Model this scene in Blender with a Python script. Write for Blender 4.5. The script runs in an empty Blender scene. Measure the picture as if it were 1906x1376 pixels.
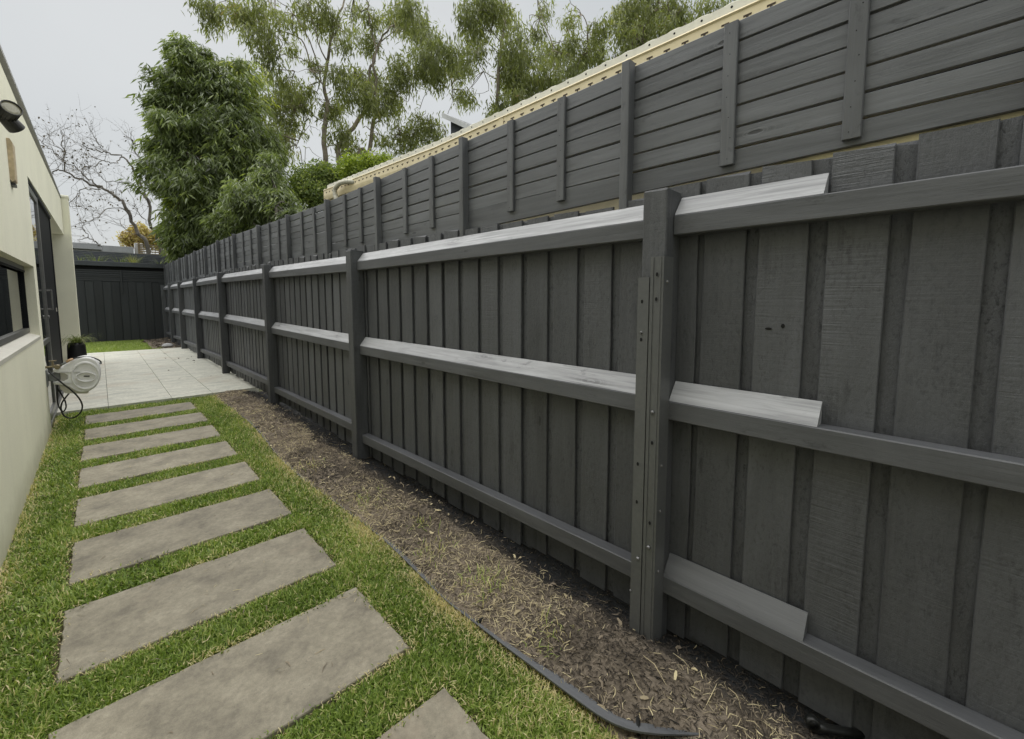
import bpy, math, random
import numpy as np
from mathutils import Vector, Matrix

random.seed(7)
RNG = np.random.default_rng(7)
scene = bpy.context.scene
col = scene.collection

# ------------------------------------------------------------------ camera
W, H = 1906.0, 1376.0
FPX, CX, CY = 798.0, 953.0, 627.0
CAM = np.array([0.0, 0.0, 1.5])
_y = np.array([185 - CX, -(557 - CY), -FPX]); _y /= np.linalg.norm(_y)
_z = np.cross([1.0, 0, 0], _y); _z /= np.linalg.norm(_z)
if _z[1] < 0: _z = -_z
_x = np.cross(_y, _z)
RC = np.stack([_x, _y, _z], 1)            # camera = RC @ world
cd = bpy.data.cameras.new('camera')
cam = bpy.data.objects.new('camera', cd); col.objects.link(cam)
m = Matrix([list(r) for r in RC.T]).to_4x4(); m.translation = Vector(CAM)
cam.matrix_world = m
cd.sensor_fit = 'HORIZONTAL'; cd.sensor_width = 36
cd.lens = FPX / W * 36
cd.shift_y = -(H / 2 - CY) / W
cd.clip_start = 0.02; cd.clip_end = 600
scene.camera = cam

def ray(px, py):
    return RC.T @ np.array([px - CX, -(py - CY), -FPX])
def at_d(px, py, d):                      # point at horizontal range d
    r = ray(px, py); r = r / math.hypot(r[0], r[1]); return CAM + r * d
def at_x(px, py, x):
    r = ray(px, py); return CAM + r * ((x - CAM[0]) / r[0])
def at_y(px, py, y):
    r = ray(px, py); return CAM + r * ((y - CAM[1]) / r[1])
def at_z(px, py, z):
    r = ray(px, py); return CAM + r * ((z - CAM[2]) / r[2])
def mpp(px, py, d):                       # metres per photo pixel there
    p = at_d(px, py, d); return abs((RC @ (p - CAM))[2]) / FPX

# ------------------------------------------------------------------ light
SUN_EL, SUN_AZ = 68.0, 25.0               # azimuth from +Y towards +X
world = bpy.data.worlds.new('World'); scene.world = world; world.use_nodes = True
nt = world.node_tree; nt.nodes.clear()
wo = nt.nodes.new('ShaderNodeOutputWorld'); bg = nt.nodes.new('ShaderNodeBackground')
sky = nt.nodes.new('ShaderNodeTexSky'); sky.sky_type = 'NISHITA'; sky.sun_disc = False
sky.sun_elevation = math.radians(SUN_EL); sky.sun_rotation = math.radians(SUN_AZ)
sky.dust_density = 4.0
tc = nt.nodes.new('ShaderNodeTexCoord')
nz = nt.nodes.new('ShaderNodeTexNoise'); nz.inputs['Scale'].default_value = 1.6; nz.inputs['Detail'].default_value = 5
rp = nt.nodes.new('ShaderNodeValToRGB')
rp.color_ramp.elements[0].position = 0.3; rp.color_ramp.elements[0].color = (2.0, 2.09, 2.12, 1)
rp.color_ramp.elements[1].position = 0.7; rp.color_ramp.elements[1].color = (2.42, 2.48, 2.48, 1)
mx = nt.nodes.new('ShaderNodeMix'); mx.data_type = 'RGBA'; mx.inputs['Factor'].default_value = 0.96
nt.links.new(tc.outputs['Generated'], nz.inputs['Vector']); nt.links.new(nz.outputs['Fac'], rp.inputs['Fac'])
nt.links.new(sky.outputs['Color'], mx.inputs['A']); nt.links.new(rp.outputs['Color'], mx.inputs['B'])
nt.links.new(mx.outputs['Result'], bg.inputs['Color']); bg.inputs['Strength'].default_value = 0.1
nt.links.new(bg.outputs['Background'], wo.inputs['Surface'])
sl = bpy.data.lights.new('sun', 'SUN'); sl.energy = 1.5; sl.angle = math.radians(105); sl.color = (1, 0.985, 0.965)
so = bpy.data.objects.new('sun', sl); col.objects.link(so)
_e, _a = math.radians(SUN_EL), math.radians(SUN_AZ)
_d = Vector((math.cos(_e) * math.sin(_a), math.cos(_e) * math.cos(_a), math.sin(_e)))
so.rotation_euler = _d.to_track_quat('Z', 'Y').to_euler(); so.location = (0, 0, 30)
scene.view_settings.view_transform = 'Standard'
try: scene.view_settings.look = 'None'
except Exception: pass
scene.view_settings.exposure = 1.5; scene.view_settings.gamma = 1.0
scene.view_settings.use_curve_mapping = False
scene.render.engine = 'CYCLES'
scene.cycles.use_denoising = True
scene.cycles.max_bounces = 6; scene.cycles.diffuse_bounces = 3; scene.cycles.transparent_max_bounces = 8

# ------------------------------------------------------------------ mesh helpers
class MB:
    """collects faces; build() links them as one mesh object"""
    def __init__(s): s.v = []; s.f = []; s.n = 0; s.t = []
    def add(s, verts, faces, tint=0.5):
        verts = np.asarray(verts, float).reshape(-1, 3)
        s.v.append(verts); s.f += [tuple(i + s.n for i in f) for f in faces]
        s.t.append(np.full(len(verts), tint)); s.n += len(verts); return s
    def box(s, x0, x1, y0, y1, z0, z1, bev=0.0):
        if bev <= 0:
            v = [(x, y, z) for z in (z0, z1) for y in (y0, y1) for x in (x0, x1)]
            return s.add(v, [(0, 2, 3, 1), (4, 5, 7, 6), (0, 1, 5, 4), (2, 6, 7, 3), (0, 4, 6, 2), (1, 3, 7, 5)])
        b = min(bev, (x1 - x0) / 3, (y1 - y0) / 3, (z1 - z0) / 3)
        X = (x0, x1); Y = (y0, y1); Z = (z0, z1)
        v = []; idx = {}
        for i in (0, 1):
            for j in (0, 1):
                for k in (0, 1):
                    sx = b * (1 - 2 * i); sy = b * (1 - 2 * j); sz = b * (1 - 2 * k)
                    idx[(i, j, k, 'x')] = len(v); v.append((X[i], Y[j] + sy, Z[k] + sz))
                    idx[(i, j, k, 'y')] = len(v); v.append((X[i] + sx, Y[j], Z[k] + sz))
                    idx[(i, j, k, 'z')] = len(v); v.append((X[i] + sx, Y[j] + sy, Z[k]))
        f = []
        q = lambda *a: f.append(tuple(idx[t] for t in a))
        for i in (0, 1):
            q((i, 0, 0, 'x'), (i, 1, 0, 'x'), (i, 1, 1, 'x'), (i, 0, 1, 'x'))
            q((0, i, 0, 'y'), (1, i, 0, 'y'), (1, i, 1, 'y'), (0, i, 1, 'y'))
            q((0, 0, i, 'z'), (1, 0, i, 'z'), (1, 1, i, 'z'), (0, 1, i, 'z'))
        for i in (0, 1):
            for j in (0, 1):
                q((i, j, 0, 'x'), (i, j, 0, 'y'), (i, j, 1, 'y'), (i, j, 1, 'x'))
                q((i, 0, j, 'x'), (i, 0, j, 'z'), (i, 1, j, 'z'), (i, 1, j, 'x'))
                q((0, i, j, 'y'), (0, i, j, 'z'), (1, i, j, 'z'), (1, i, j, 'y'))
                for k in (0, 1):
                    q((i, j, k, 'x'), (i, j, k, 'y'), (i, j, k, 'z'))
        s.add(v, f); s.fix = True; return s
    def prism(s, prof, axis, a0, a1):
        """polygon prof extruded along axis from a0 to a1 (prof in the other two axes, in order)"""
        n = len(prof); v = []
        for a in (a0, a1):
            for p in prof:
                q = list(p); q.insert(axis, a); v.append(q)
        f = [tuple(range(n)), tuple(range(2 * n - 1, n - 1, -1))]
        f += [(i, i + n, (i + 1) % n + n, (i + 1) % n) for i in range(n)]
        s.add(v, f); s.fix = True; return s
    def tube(s, pts, rad, seg=8, cap=True, tint=0.5):
        pts = np.asarray(pts, float); n = len(pts)
        rad = np.full(n, rad, float) if np.isscalar(rad) else np.asarray(rad, float)
        tg = np.gradient(pts, axis=0); tg /= (np.linalg.norm(tg, axis=1)[:, None] + 1e-9)
        up = np.array([0, 0, 1.0]) if abs(tg[0][2]) < 0.9 else np.array([1.0, 0, 0])
        u = np.cross(tg[0], up); u /= np.linalg.norm(u)
        ang = np.arange(seg) * 2 * math.pi / seg; V = []
        for i in range(n):
            u = u - tg[i] * np.dot(u, tg[i]); u /= (np.linalg.norm(u) + 1e-9); w = np.cross(tg[i], u)
            V.append(pts[i] + rad[i] * (np.cos(ang)[:, None] * u + np.sin(ang)[:, None] * w))
        V = np.concatenate(V); f = []
        for i in range(n - 1):
            for j in range(seg):
                k = (j + 1) % seg
                f.append((i * seg + j, i * seg + k, (i + 1) * seg + k, (i + 1) * seg + j))
        if cap:
            f.append(tuple(range(seg - 1, -1, -1))); f.append(tuple((n - 1) * seg + j for j in range(seg)))
        return s.add(V, f, tint)
    def lathe(s, prof, c=(0, 0, 0), axis=2, seg=20):
        """prof = [(r, h)...] turned about axis through c"""
        V = []
        for r, h in prof:
            for j in range(seg):
                a = 2 * math.pi * j / seg; p = [r * math.cos(a), r * math.sin(a)]; p.insert(axis, h)
                V.append(np.array(p) + np.array(c))
        f = []; n = len(prof)
        for i in range(n - 1):
            for j in range(seg):
                k = (j + 1) % seg; f.append((i * seg + j, i * seg + k, (i + 1) * seg + k, (i + 1) * seg + j))
        if prof[0][0] > 1e-6: f.append(tuple(range(seg)))
        if prof[-1][0] > 1e-6: f.append(tuple((n - 1) * seg + j for j in range(seg)))
        s.add(V, f); s.fix = True; return s
    def mesh(s, name, mat=None, smooth=False):
        me = bpy.data.meshes.new(name)
        me.from_pydata(np.concatenate(s.v).tolist(), [], s.f)
        if getattr(s, 'fix', False):
            import bmesh
            bm = bmesh.new(); bm.from_mesh(me); bmesh.ops.recalc_face_normals(bm, faces=bm.faces); bm.to_mesh(me); bm.free()
        if mat: me.materials.append(mat)
        if smooth: me.polygons.foreach_set('use_smooth', [True] * len(me.polygons))
        return me
    def build(s, name, mat=None, parent=None, loc=None, smooth=False):
        return link(name, s.mesh(name, mat, smooth), parent, loc)

def link(name, me, parent=None, loc=None, rot=None, scale=None):
    o = bpy.data.objects.new(name, me); col.objects.link(o)
    if parent: o.parent = parent
    if loc is not None: o.location = loc
    if rot is not None: o.rotation_euler = rot
    if scale is not None: o.scale = scale
    return o
def tag(o, label=None, cat=None, group=None, kind=None):
    if label: o['label'] = label
    if cat: o['category'] = cat
    if group: o['group'] = group
    if kind: o['kind'] = kind
    return o
def thing(name, label, cat, loc=(0, 0, 0), group=None):
    o = bpy.data.objects.new(name, None); col.objects.link(o); o.location = loc
    o.empty_display_size = 0.1
    return tag(o, label, cat, group)

def np_mesh(name, V, Q, mat, tint=None, smooth=False):
    """fast mesh: V (n,3), Q (m,k) all faces with k corners, tint (n,) -> colour attribute"""
    V = np.ascontiguousarray(V, np.float32); Q = np.ascontiguousarray(Q, np.int32)
    me = bpy.data.meshes.new(name); k = Q.shape[1]
    me.vertices.add(len(V)); me.vertices.foreach_set('co', V.ravel())
    me.loops.add(Q.size); me.loops.foreach_set('vertex_index', Q.ravel())
    me.polygons.add(len(Q)); me.polygons.foreach_set('loop_start', np.arange(0, Q.size, k, dtype=np.int32))
    if smooth: me.polygons.foreach_set('use_smooth', np.ones(len(Q), bool))
    if tint is not None:
        a = me.attributes.new('tint', 'FLOAT', 'POINT'); a.data.foreach_set('value', np.ascontiguousarray(tint, np.float32))
    me.materials.append(mat); me.update(calc_edges=True)
    return me

# ------------------------------------------------------------------ materials
def new_mat(name):
    mt = bpy.data.materials.new(name); mt.use_nodes = True
    n = mt.node_tree.nodes; b = n['Principled BSDF']
    return mt, mt.node_tree, b
class N:
    """small node-graph helper"""
    def __init__(s, nt): s.nt = nt
    def __call__(s, t, **k):
        n = s.nt.nodes.new(t)
        for a, v in k.items():
            if a.startswith('i_'):
                key = a[2:].replace('_', ' ')
                n.inputs[key].default_value = v
            else: setattr(n, a, v)
        return n
    def l(s, a, b): s.nt.links.new(a, b)
    def math(s, op, a, b=None):
        n = s('ShaderNodeMath', operation=op)
        for i, x in enumerate((a, b)):
            if x is None: continue
            if isinstance(x, (int, float)): n.inputs[i].default_value = x
            else: s.l(x, n.inputs[i])
        return n.outputs[0]
    def mix(s, fac, a, b, mode='MIX'):
        n = s('ShaderNodeMix', data_type='RGBA', blend_type=mode)
        for k, x in (('Factor', fac), ('A', a), ('B', b)):
            if isinstance(x, (int, float)): n.inputs[k].default_value = x
            elif isinstance(x, tuple): n.inputs[k].default_value = x if len(x) == 4 else (*x, 1)
            else: s.l(x, n.inputs[k])
        return n.outputs['Result']
    def ramp(s, fac, stops):
        n = s('ShaderNodeValToRGB'); r = n.color_ramp
        while len(r.elements) < len(stops): r.elements.new(0.5)
        for e, (p, c) in zip(r.elements, stops):
            e.position = p; e.color = (c, c, c, 1) if isinstance(c, (int, float)) else (*c, 1)
        s.l(fac, n.inputs['Fac']); return n.outputs['Color']
    def noise(s, vec, scale, detail=4, rough=0.55, dist=0.0):
        n = s('ShaderNodeTexNoise'); n.inputs['Scale'].default_value = scale; n.inputs['Detail'].default_value = detail
        n.inputs['Roughness'].default_value = rough; n.inputs['Distortion'].default_value = dist
        s.l(vec, n.inputs['Vector']); return n.outputs['Fac']
    def mapping(s, vec, sc, off=None):
        n = s('ShaderNodeMapping'); n.inputs['Scale'].default_value = sc
        if off is not None: s.l(off, n.inputs['Location'])
        s.l(vec, n.inputs['Vector']); return n.outputs['Vector']

def randoff(g):
    oi = g('ShaderNodeObjectInfo'); c = g('ShaderNodeCombineXYZ')
    r = oi.outputs['Random']
    g.l(g.math('MULTIPLY', r, 37.0), c.inputs[0]); g.l(g.math('MULTIPLY', r, 91.0), c.inputs[1]); g.l(g.math('MULTIPLY', r, 153.0), c.inputs[2])
    return r, c.outputs[0]

def wood(name, base, axis, saw=0.4, grain=1.0, knot=1.0, rough=0.5, spec=0.5, bump=1.0, var=0.3, wear=None, mott=0.0, kd=0.5, flat=0, streak=0.0):
    """painted sawn timber; axis = local length direction"""
    mt, nt, b = new_mat(name); g = N(nt)
    tc = g('ShaderNodeTexCoord'); r, off = randoff(g)
    def sc(a, c):                                   # along, across
        v = [c, c, c]; v[axis] = a; return tuple(v)
    P = tc.outputs['Object']
    ad = g('ShaderNodeVectorMath', operation='ADD'); g.l(P, ad.inputs[0]); g.l(off, ad.inputs[1]); P = ad.outputs[0]
    # warp the grain a little so that it bends round knots
    kv = g('ShaderNodeTexVoronoi', feature='F1'); kv.inputs['Scale'].default_value = 1.0
    ks = list(sc(2.3, 7.5)); ks[flat] = 0.02
    g.l(g.mapping(P, tuple(ks)), kv.inputs['Vector'])
    sep = g('ShaderNodeSeparateColor'); g.l(kv.outputs['Color'], sep.inputs[0])
    has = g.math('GREATER_THAN', sep.outputs[0], kd)
    kn = g.math('MULTIPLY', g.ramp(kv.outputs['Distance'], [(0.02, 1.0), (0.09, 0.0)]), has)      # knot core
    ring = g.math('MULTIPLY', g.ramp(kv.outputs['Distance'], [(0.06, 1.0), (0.36, 0.0)]), has)
    wav = g('ShaderNodeTexWave', wave_type='RINGS', rings_direction='SPHERICAL')
    gr = g.noise(g.mapping(P, sc(1.6, 42)), 1.0, 6, 0.62, 0.6)
    gr = g.math('ADD', gr, g.math('MULTIPLY', ring, g.math('SUBTRACT', g.noise(g.mapping(kv.outputs['Distance'], (26, 26, 26)), 1.0, 2, 0.6), 0.5)))
    mt_ = g.noise(g.mapping(P, sc(40, 75)), 1.0, 5, 0.75)
    mt2 = g.noise(g.mapping(P, sc(5, 9)), 1.0, 4, 0.65)
    gr2 = g.noise(g.mapping(P, sc(0.9, 11)), 1.0, 3, 0.5, 1.2)
    fine = g.noise(g.mapping(P, sc(9, 220)), 1.0, 3, 0.6)
    blot = g.noise(g.mapping(P, sc(1.7, 5)), 1.0, 4, 0.6)
    smask = g.math('MULTIPLY', g.ramp(g.noise(g.mapping(P, sc(1.3, 2.5)), 1.0, 3, 0.6), [(0.36, 0.1), (0.62, 1.0)]), g.math('ADD', g.math('MULTIPLY', r, 0.9), 0.25))
    sw = g.math('MULTIPLY', g.math('SUBTRACT', g.noise(g.mapping(P, sc(190, 4.5)), 1.0, 2, 0.7), 0.5), smask)
    sw2 = g.math('MULTIPLY', g.math('SUBTRACT', g.noise(g.mapping(P, sc(55, 3.0)), 1.0, 2, 0.6, 1.2), 0.5), smask)
    dirt = g.noise(g.mapping(P, sc(6, 16)), 1.0, 5, 0.7)
    f = g.ramp(gr, [(0.25, 1 - 0.28 * grain), (0.5, 1.0), (0.75, 1 + 0.16 * grain)])
    c = g.mix(1.0, base, f, 'MULTIPLY')
    c = g.mix(1.0, c, g.ramp(blot, [(0.3, 0.86), (0.7, 1.12)]), 'MULTIPLY')
    c = g.mix(1.0, c, g.ramp(gr2, [(0.32, 1 - 0.2 * grain), (0.6, 1.06)]), 'MULTIPLY')
    c = g.mix(1.0, c, g.math('ADD', g.math('MULTIPLY', sw2, 0.35 * saw), 1.0), 'MULTIPLY')
    c = g.mix(1.0, c, g.ramp(dirt, [(0.26, 0.5), (0.38, 1.0)]), 'MULTIPLY')
    if mott: c = g.mix(g.math('MULTIPLY', g.math('MULTIPLY', g.ramp(mt_, [(0.36, 1.0), (0.5, 0.0)]), g.ramp(mt2, [(0.35, 1.0), (0.6, 0.25)])), mott), c, (0.018, 0.019, 0.02))
    if streak:
        sk = g.math('MULTIPLY', g.ramp(g.noise(g.mapping(P, sc(2.2, 60)), 1.0, 6, 0.7, 0.8), [(0.42, 1.0), (0.56, 0.0)]), g.ramp(g.noise(g.mapping(P, sc(1.4, 7)), 1.0, 4, 0.65), [(0.42, 0.1), (0.6, 1.0)]))
        c = g.mix(g.math('MULTIPLY', sk, streak), c, (0.1, 0.103, 0.108))
    rb = g.math('ADD', g.math('MULTIPLY', r, var), 1 - var / 2)
    c = g.mix(1.0, c, rb, 'MULTIPLY')
    if wear is not None:
        c = g.mix(g.math('MULTIPLY', g.ramp(fine, [(0.45, 0.0), (0.7, 1.0)]), 0.35), c, wear)
    c = g.mix(g.math('MULTIPLY', kn, 0.75 * knot), c, (0.012, 0.012, 0.013))
    c = g.mix(g.math('MULTIPLY', g.math('MULTIPLY', ring, g.ramp(gr, [(0.4, 1.0), (0.6, 0.0)])), 0.5 * knot), c, (0.014, 0.014, 0.015))
    g.l(c, b.inputs['Base Color'])
    rr = g.ramp(blot, [(0.3, max(0.1, rough - 0.1)), (0.7, min(1, rough + 0.15))]); g.l(rr, b.inputs['Roughness'])
    b.inputs['Specular IOR Level'].default_value = spec
    h = g.math('ADD', g.math('MULTIPLY', gr, 0.5), g.math('MULTIPLY', fine, 0.25))
    h = g.math('ADD', h, g.math('MULTIPLY', sw, 0.55 * saw)); h = g.math('ADD', h, g.math('MULTIPLY', sw2, 0.7 * saw))
    h = g.math('SUBTRACT', h, g.math('MULTIPLY', kn, 0.8))
    h = g.math('ADD', h, g.math('MULTIPLY', dirt, 0.5))
    if mott: h = g.math('ADD', h, g.math('MULTIPLY', mt_, 1.6 * mott))
    bp = g('ShaderNodeBump'); bp.inputs['Strength'].default_value = 0.5 * bump; bp.inputs['Distance'].default_value = 0.004
    g.l(h, bp.inputs['Height']); g.l(bp.outputs['Normal'], b.inputs['Normal'])
    return mt

def plain(name, colr, rough=0.5, metal=0.0, spec=0.5, nscale=30, namp=0.12, bump=0.0, vary=0.0):
    mt, nt, b = new_mat(name); g = N(nt); tc = g('ShaderNodeTexCoord')
    n = g.noise(tc.outputs['Object'], nscale, 5, 0.6); n2 = g.noise(tc.outputs['Object'], nscale * 0.13, 3, 0.6)
    c = g.mix(1.0, colr, g.ramp(n, [(0.3, 1 - namp), (0.7, 1 + namp)]), 'MULTIPLY')
    c = g.mix(1.0, c, g.ramp(n2, [(0.3, 1 - namp), (0.7, 1 + namp * 0.6)]), 'MULTIPLY')
    if vary:
        r, _ = randoff(g); c = g.mix(1.0, c, g.math('ADD', g.math('MULTIPLY', r, vary), 1 - vary / 2), 'MULTIPLY')
    g.l(c, b.inputs['Base Color']); b.inputs['Roughness'].default_value = rough; b.inputs['Metallic'].default_value = metal
    b.inputs['Specular IOR Level'].default_value = spec
    if bump:
        bp = g('ShaderNodeBump'); bp.inputs['Strength'].default_value = bump; bp.inputs['Distance'].default_value = 0.004
        g.l(n, bp.inputs['Height']); g.l(bp.outputs['Normal'], b.inputs['Normal'])
    return mt

def leafmat(name, stops, rough=0.45, trans=0.35, spec=0.4):
    """colour by the per-leaf 'tint' attribute"""
    mt, nt, b = new_mat(name); g = N(nt)
    at = g('ShaderNodeAttribute', attribute_name='tint')
    c = g.ramp(at.outputs['Fac'], stops)
    g.l(c, b.inputs['Base Color']); b.inputs['Roughness'].default_value = rough; b.inputs['Specular IOR Level'].default_value = spec
    tr = g('ShaderNodeBsdfTranslucent'); g.l(g.mix(1.0, c, (1.3, 1.4, 0.6), 'MULTIPLY'), tr.inputs['Color'])
    ms = g('ShaderNodeMixShader'); ms.inputs[0].default_value = trans
    out = nt.nodes['Material Output']
    g.l(b.outputs[0], ms.inputs[1]); g.l(tr.outputs[0], ms.inputs[2]); g.l(ms.outputs[0], out.inputs['Surface'])
    return mt

CHAR = (0.092, 0.096, 0.103)
M = {}
M['pal'] = wood('charcoal_paling_paint', CHAR, 2, saw=0.95, grain=0.35, knot=0.9, rough=0.48, bump=2.0, var=0.34, mott=0.45, kd=0.35)
M['palback'] = wood('charcoal_rough_paling_paint', (0.088, 0.092, 0.099), 2, saw=0.2, grain=0.5, knot=0.5, rough=0.65, bump=1.8, var=0.3, mott=0.85)
M['slat'] = wood('charcoal_slat_paint', (0.124, 0.13, 0.139), 1, saw=0.05, grain=0.85, knot=1.0, rough=0.45, bump=1.1, var=0.3, kd=0.3)
M['batten'] = wood('charcoal_batten_paint', (0.11, 0.115, 0.121), 2, saw=0.1, grain=0.9, knot=0.6, rough=0.5, bump=0.7, var=0.25)
M['rail'] = wood('charcoal_rail_paint', (0.104, 0.108, 0.115), 1, saw=0.25, grain=0.6, knot=0.7, rough=0.5, bump=1.3, var=0.12, mott=0.12)
M['post'] = wood('charcoal_post_paint', (0.088, 0.092, 0.097), 2, saw=0.9, grain=0.9, knot=0.4, rough=0.55, bump=1.8, var=0.2, mott=0.4)
M['cap'] = wood('pale_cap_paint', (0.39, 0.396, 0.408), 1, saw=0.03, grain=0.9, knot=1.3, rough=0.42, bump=0.9, var=0.2, kd=0.2, streak=0.38)  # paler base for the caps on the top and middle rails
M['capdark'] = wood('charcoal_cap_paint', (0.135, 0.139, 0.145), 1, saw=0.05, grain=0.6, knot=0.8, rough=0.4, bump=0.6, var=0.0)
M['backboard'] = wood('blackish_board_paint', (0.032, 0.036, 0.038), 2, saw=0.2, grain=0.8, knot=0.4, rough=0.6, bump=0.8, var=0.4)
M['backslat'] = wood('blackish_slat_paint', (0.036, 0.04, 0.042), 0, saw=0.1, grain=0.8, knot=0.4, rough=0.6, bump=0.7, var=0.4)
M['steel'] = plain('painted_steel', (0.12, 0.124, 0.124), 0.4, 0.0, 0.5, 60, 0.08)
M['screw'] = plain('zinc_screw', (0.2, 0.2, 0.2), 0.4, 0.6)
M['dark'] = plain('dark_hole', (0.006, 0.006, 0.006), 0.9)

def mat_render():
    mt, nt, b = new_mat('cream_render'); g = N(nt); tc = g('ShaderNodeTexCoord'); P = tc.outputs['Object']
    a = g.noise(P, 160, 4, 0.6); c1 = g.noise(P, 1.3, 4, 0.6)
    st = g.noise(g.mapping(P, (6, 6, 0.5)), 1.0, 4, 0.6)
    sep = g('ShaderNodeSeparateXYZ'); g.l(P, sep.inputs[0])
    c = g.mix(1.0, (0.87, 0.855, 0.68), g.ramp(c1, [(0.3, 0.95), (0.7, 1.04)]), 'MULTIPLY')
    c = g.mix(1.0, c, g.ramp(st, [(0.28, 0.965), (0.5, 1.0)]), 'MULTIPLY')
    c = g.mix(1.0, c, g.ramp(a, [(0.3, 0.93), (0.7, 1.05)]), 'MULTIPLY')
    dz = g.math('ADD', sep.outputs[2], g.math('MULTIPLY', g.noise(P, 7, 4, 0.6), 0.25))
    c = g.mix(g.ramp(dz, [(0.1, 0.5), (0.36, 0.0)]), c, (0.33, 0.28, 0.2))      # soil splash along the foot
    g.l(c, b.inputs['Base Color']); b.inputs['Roughness'].default_value = 0.85
    bp = g('ShaderNodeBump'); bp.inputs['Strength'].default_value = 0.35; bp.inputs['Distance'].default_value = 0.003
    g.l(a, bp.inputs['Height']); g.l(bp.outputs['Normal'], b.inputs['Normal'])
    return mt
M['render'] = mat_render()

def mat_slab():
    mt, nt, b = new_mat('bluestone_slab'); g = N(nt); tc = g('ShaderNodeTexCoord'); r, off = randoff(g)
    ad = g('ShaderNodeVectorMath', operation='ADD'); g.l(tc.outputs['Object'], ad.inputs[0]); g.l(off, ad.inputs[1]); P = ad.outputs[0]
    n1 = g.noise(P, 5, 6, 0.65); n2 = g.noise(P, 45, 5, 0.65); n3 = g.noise(P, 260, 2, 0.5)
    st = g.noise(g.mapping(P, (3, 14, 1)), 1.0, 5, 0.7, 0.8)
    c = g.ramp(n1, [(0.28, (0.165, 0.148, 0.115)), (0.5, (0.275, 0.248, 0.188)), (0.72, (0.365, 0.33, 0.255))])
    c = g.mix(1.0, c, g.ramp(n2, [(0.3, 0.8), (0.7, 1.16)]), 'MULTIPLY')
    c = g.mix(1.0, c, g.ramp(n3, [(0.3, 0.9), (0.7, 1.1)]), 'MULTIPLY')
    c = g.mix(g.ramp(st, [(0.24, 0.55), (0.34, 0.0)]), c, (0.11, 0.1, 0.085))
    c = g.mix(g.ramp(g.noise(P, 3.1, 4, 0.7), [(0.62, 0.0), (0.75, 0.5)]), c, (0.34, 0.285, 0.215))
    pit = g.math('MULTIPLY', g.ramp(g.noise(P, 95, 3, 0.6), [(0.3, 1.0), (0.38, 0.0)]), g.ramp(g.noise(g.mapping(P, (1.1, 9, 1)), 1.0, 3, 0.6, 0.6), [(0.56, 0.0), (0.66, 1.0)]))
    c = g.mix(g.math('MULTIPLY', pit, 0.7), c, (0.05, 0.046, 0.04))
    c = g.mix(g.ramp(g.noise(P, 150, 2, 0.5), [(0.74, 0.0), (0.8, 0.6)]), c, (0.5, 0.47, 0.4))
    sp_ = g('ShaderNodeSeparateXYZ'); g.l(tc.outputs['Object'], sp_.inputs[0])
    ed = g.math('MAXIMUM', g.math('MULTIPLY', g.math('ABSOLUTE', sp_.outputs[0]), 1 / 0.544), g.math('MULTIPLY', g.math('ABSOLUTE', sp_.outputs[1]), 1 / 0.2675))
    c = g.mix(g.ramp(g.math('ADD', ed, g.math('MULTIPLY', g.noise(P, 9, 4, 0.65), 0.3)), [(1.04, 0.0), (1.2, 0.55)]), c, (0.12, 0.1, 0.072))
    c = g.mix(1.0, c, g.math('ADD', g.math('MULTIPLY', r, 0.16), 0.92), 'MULTIPLY')
    g.l(c, b.inputs['Base Color']); b.inputs['Roughness'].default_value = 0.75
    bp = g('ShaderNodeBump'); bp.inputs['Strength'].default_value = 0.35; bp.inputs['Distance'].default_value = 0.004
    g.l(g.math('ADD', n2, g.math('MULTIPLY', n3, 0.4)), bp.inputs['Height']); g.l(bp.outputs['Normal'], b.inputs['Normal'])
    return mt
M['slab'] = mat_slab()

def mat_patio():
    mt, nt, b = new_mat('pale_patio_stone'); g = N(nt); tc = g('ShaderNodeTexCoord'); r, off = randoff(g)
    ad = g('ShaderNodeVectorMath', operation='ADD'); g.l(tc.outputs['Object'], ad.inputs[0]); g.l(off, ad.inputs[1]); P = ad.outputs[0]
    n1 = g.noise(g.mapping(P, (2.6, 6, 1)), 1.0, 7, 0.72, 0.4); n2 = g.noise(P, 26, 5, 0.7)
    c = g.ramp(n1, [(0.3, (0.43, 0.44, 0.385)), (0.5, (0.59, 0.585, 0.5)), (0.68, (0.7, 0.69, 0.59))])
    c = g.mix(1.0, c, g.ramp(n2, [(0.3, 0.76), (0.7, 1.1)]), 'MULTIPLY')
    c = g.mix(g.ramp(g.noise(P, 0.8, 3, 0.6), [(0.54, 0.0), (0.7, 0.5)]), c, (0.45, 0.36, 0.26))
    g.l(c, b.inputs['Base Color']); b.inputs['Roughness'].default_value = 0.7
    return mt
M['patio'] = mat_patio()

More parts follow.
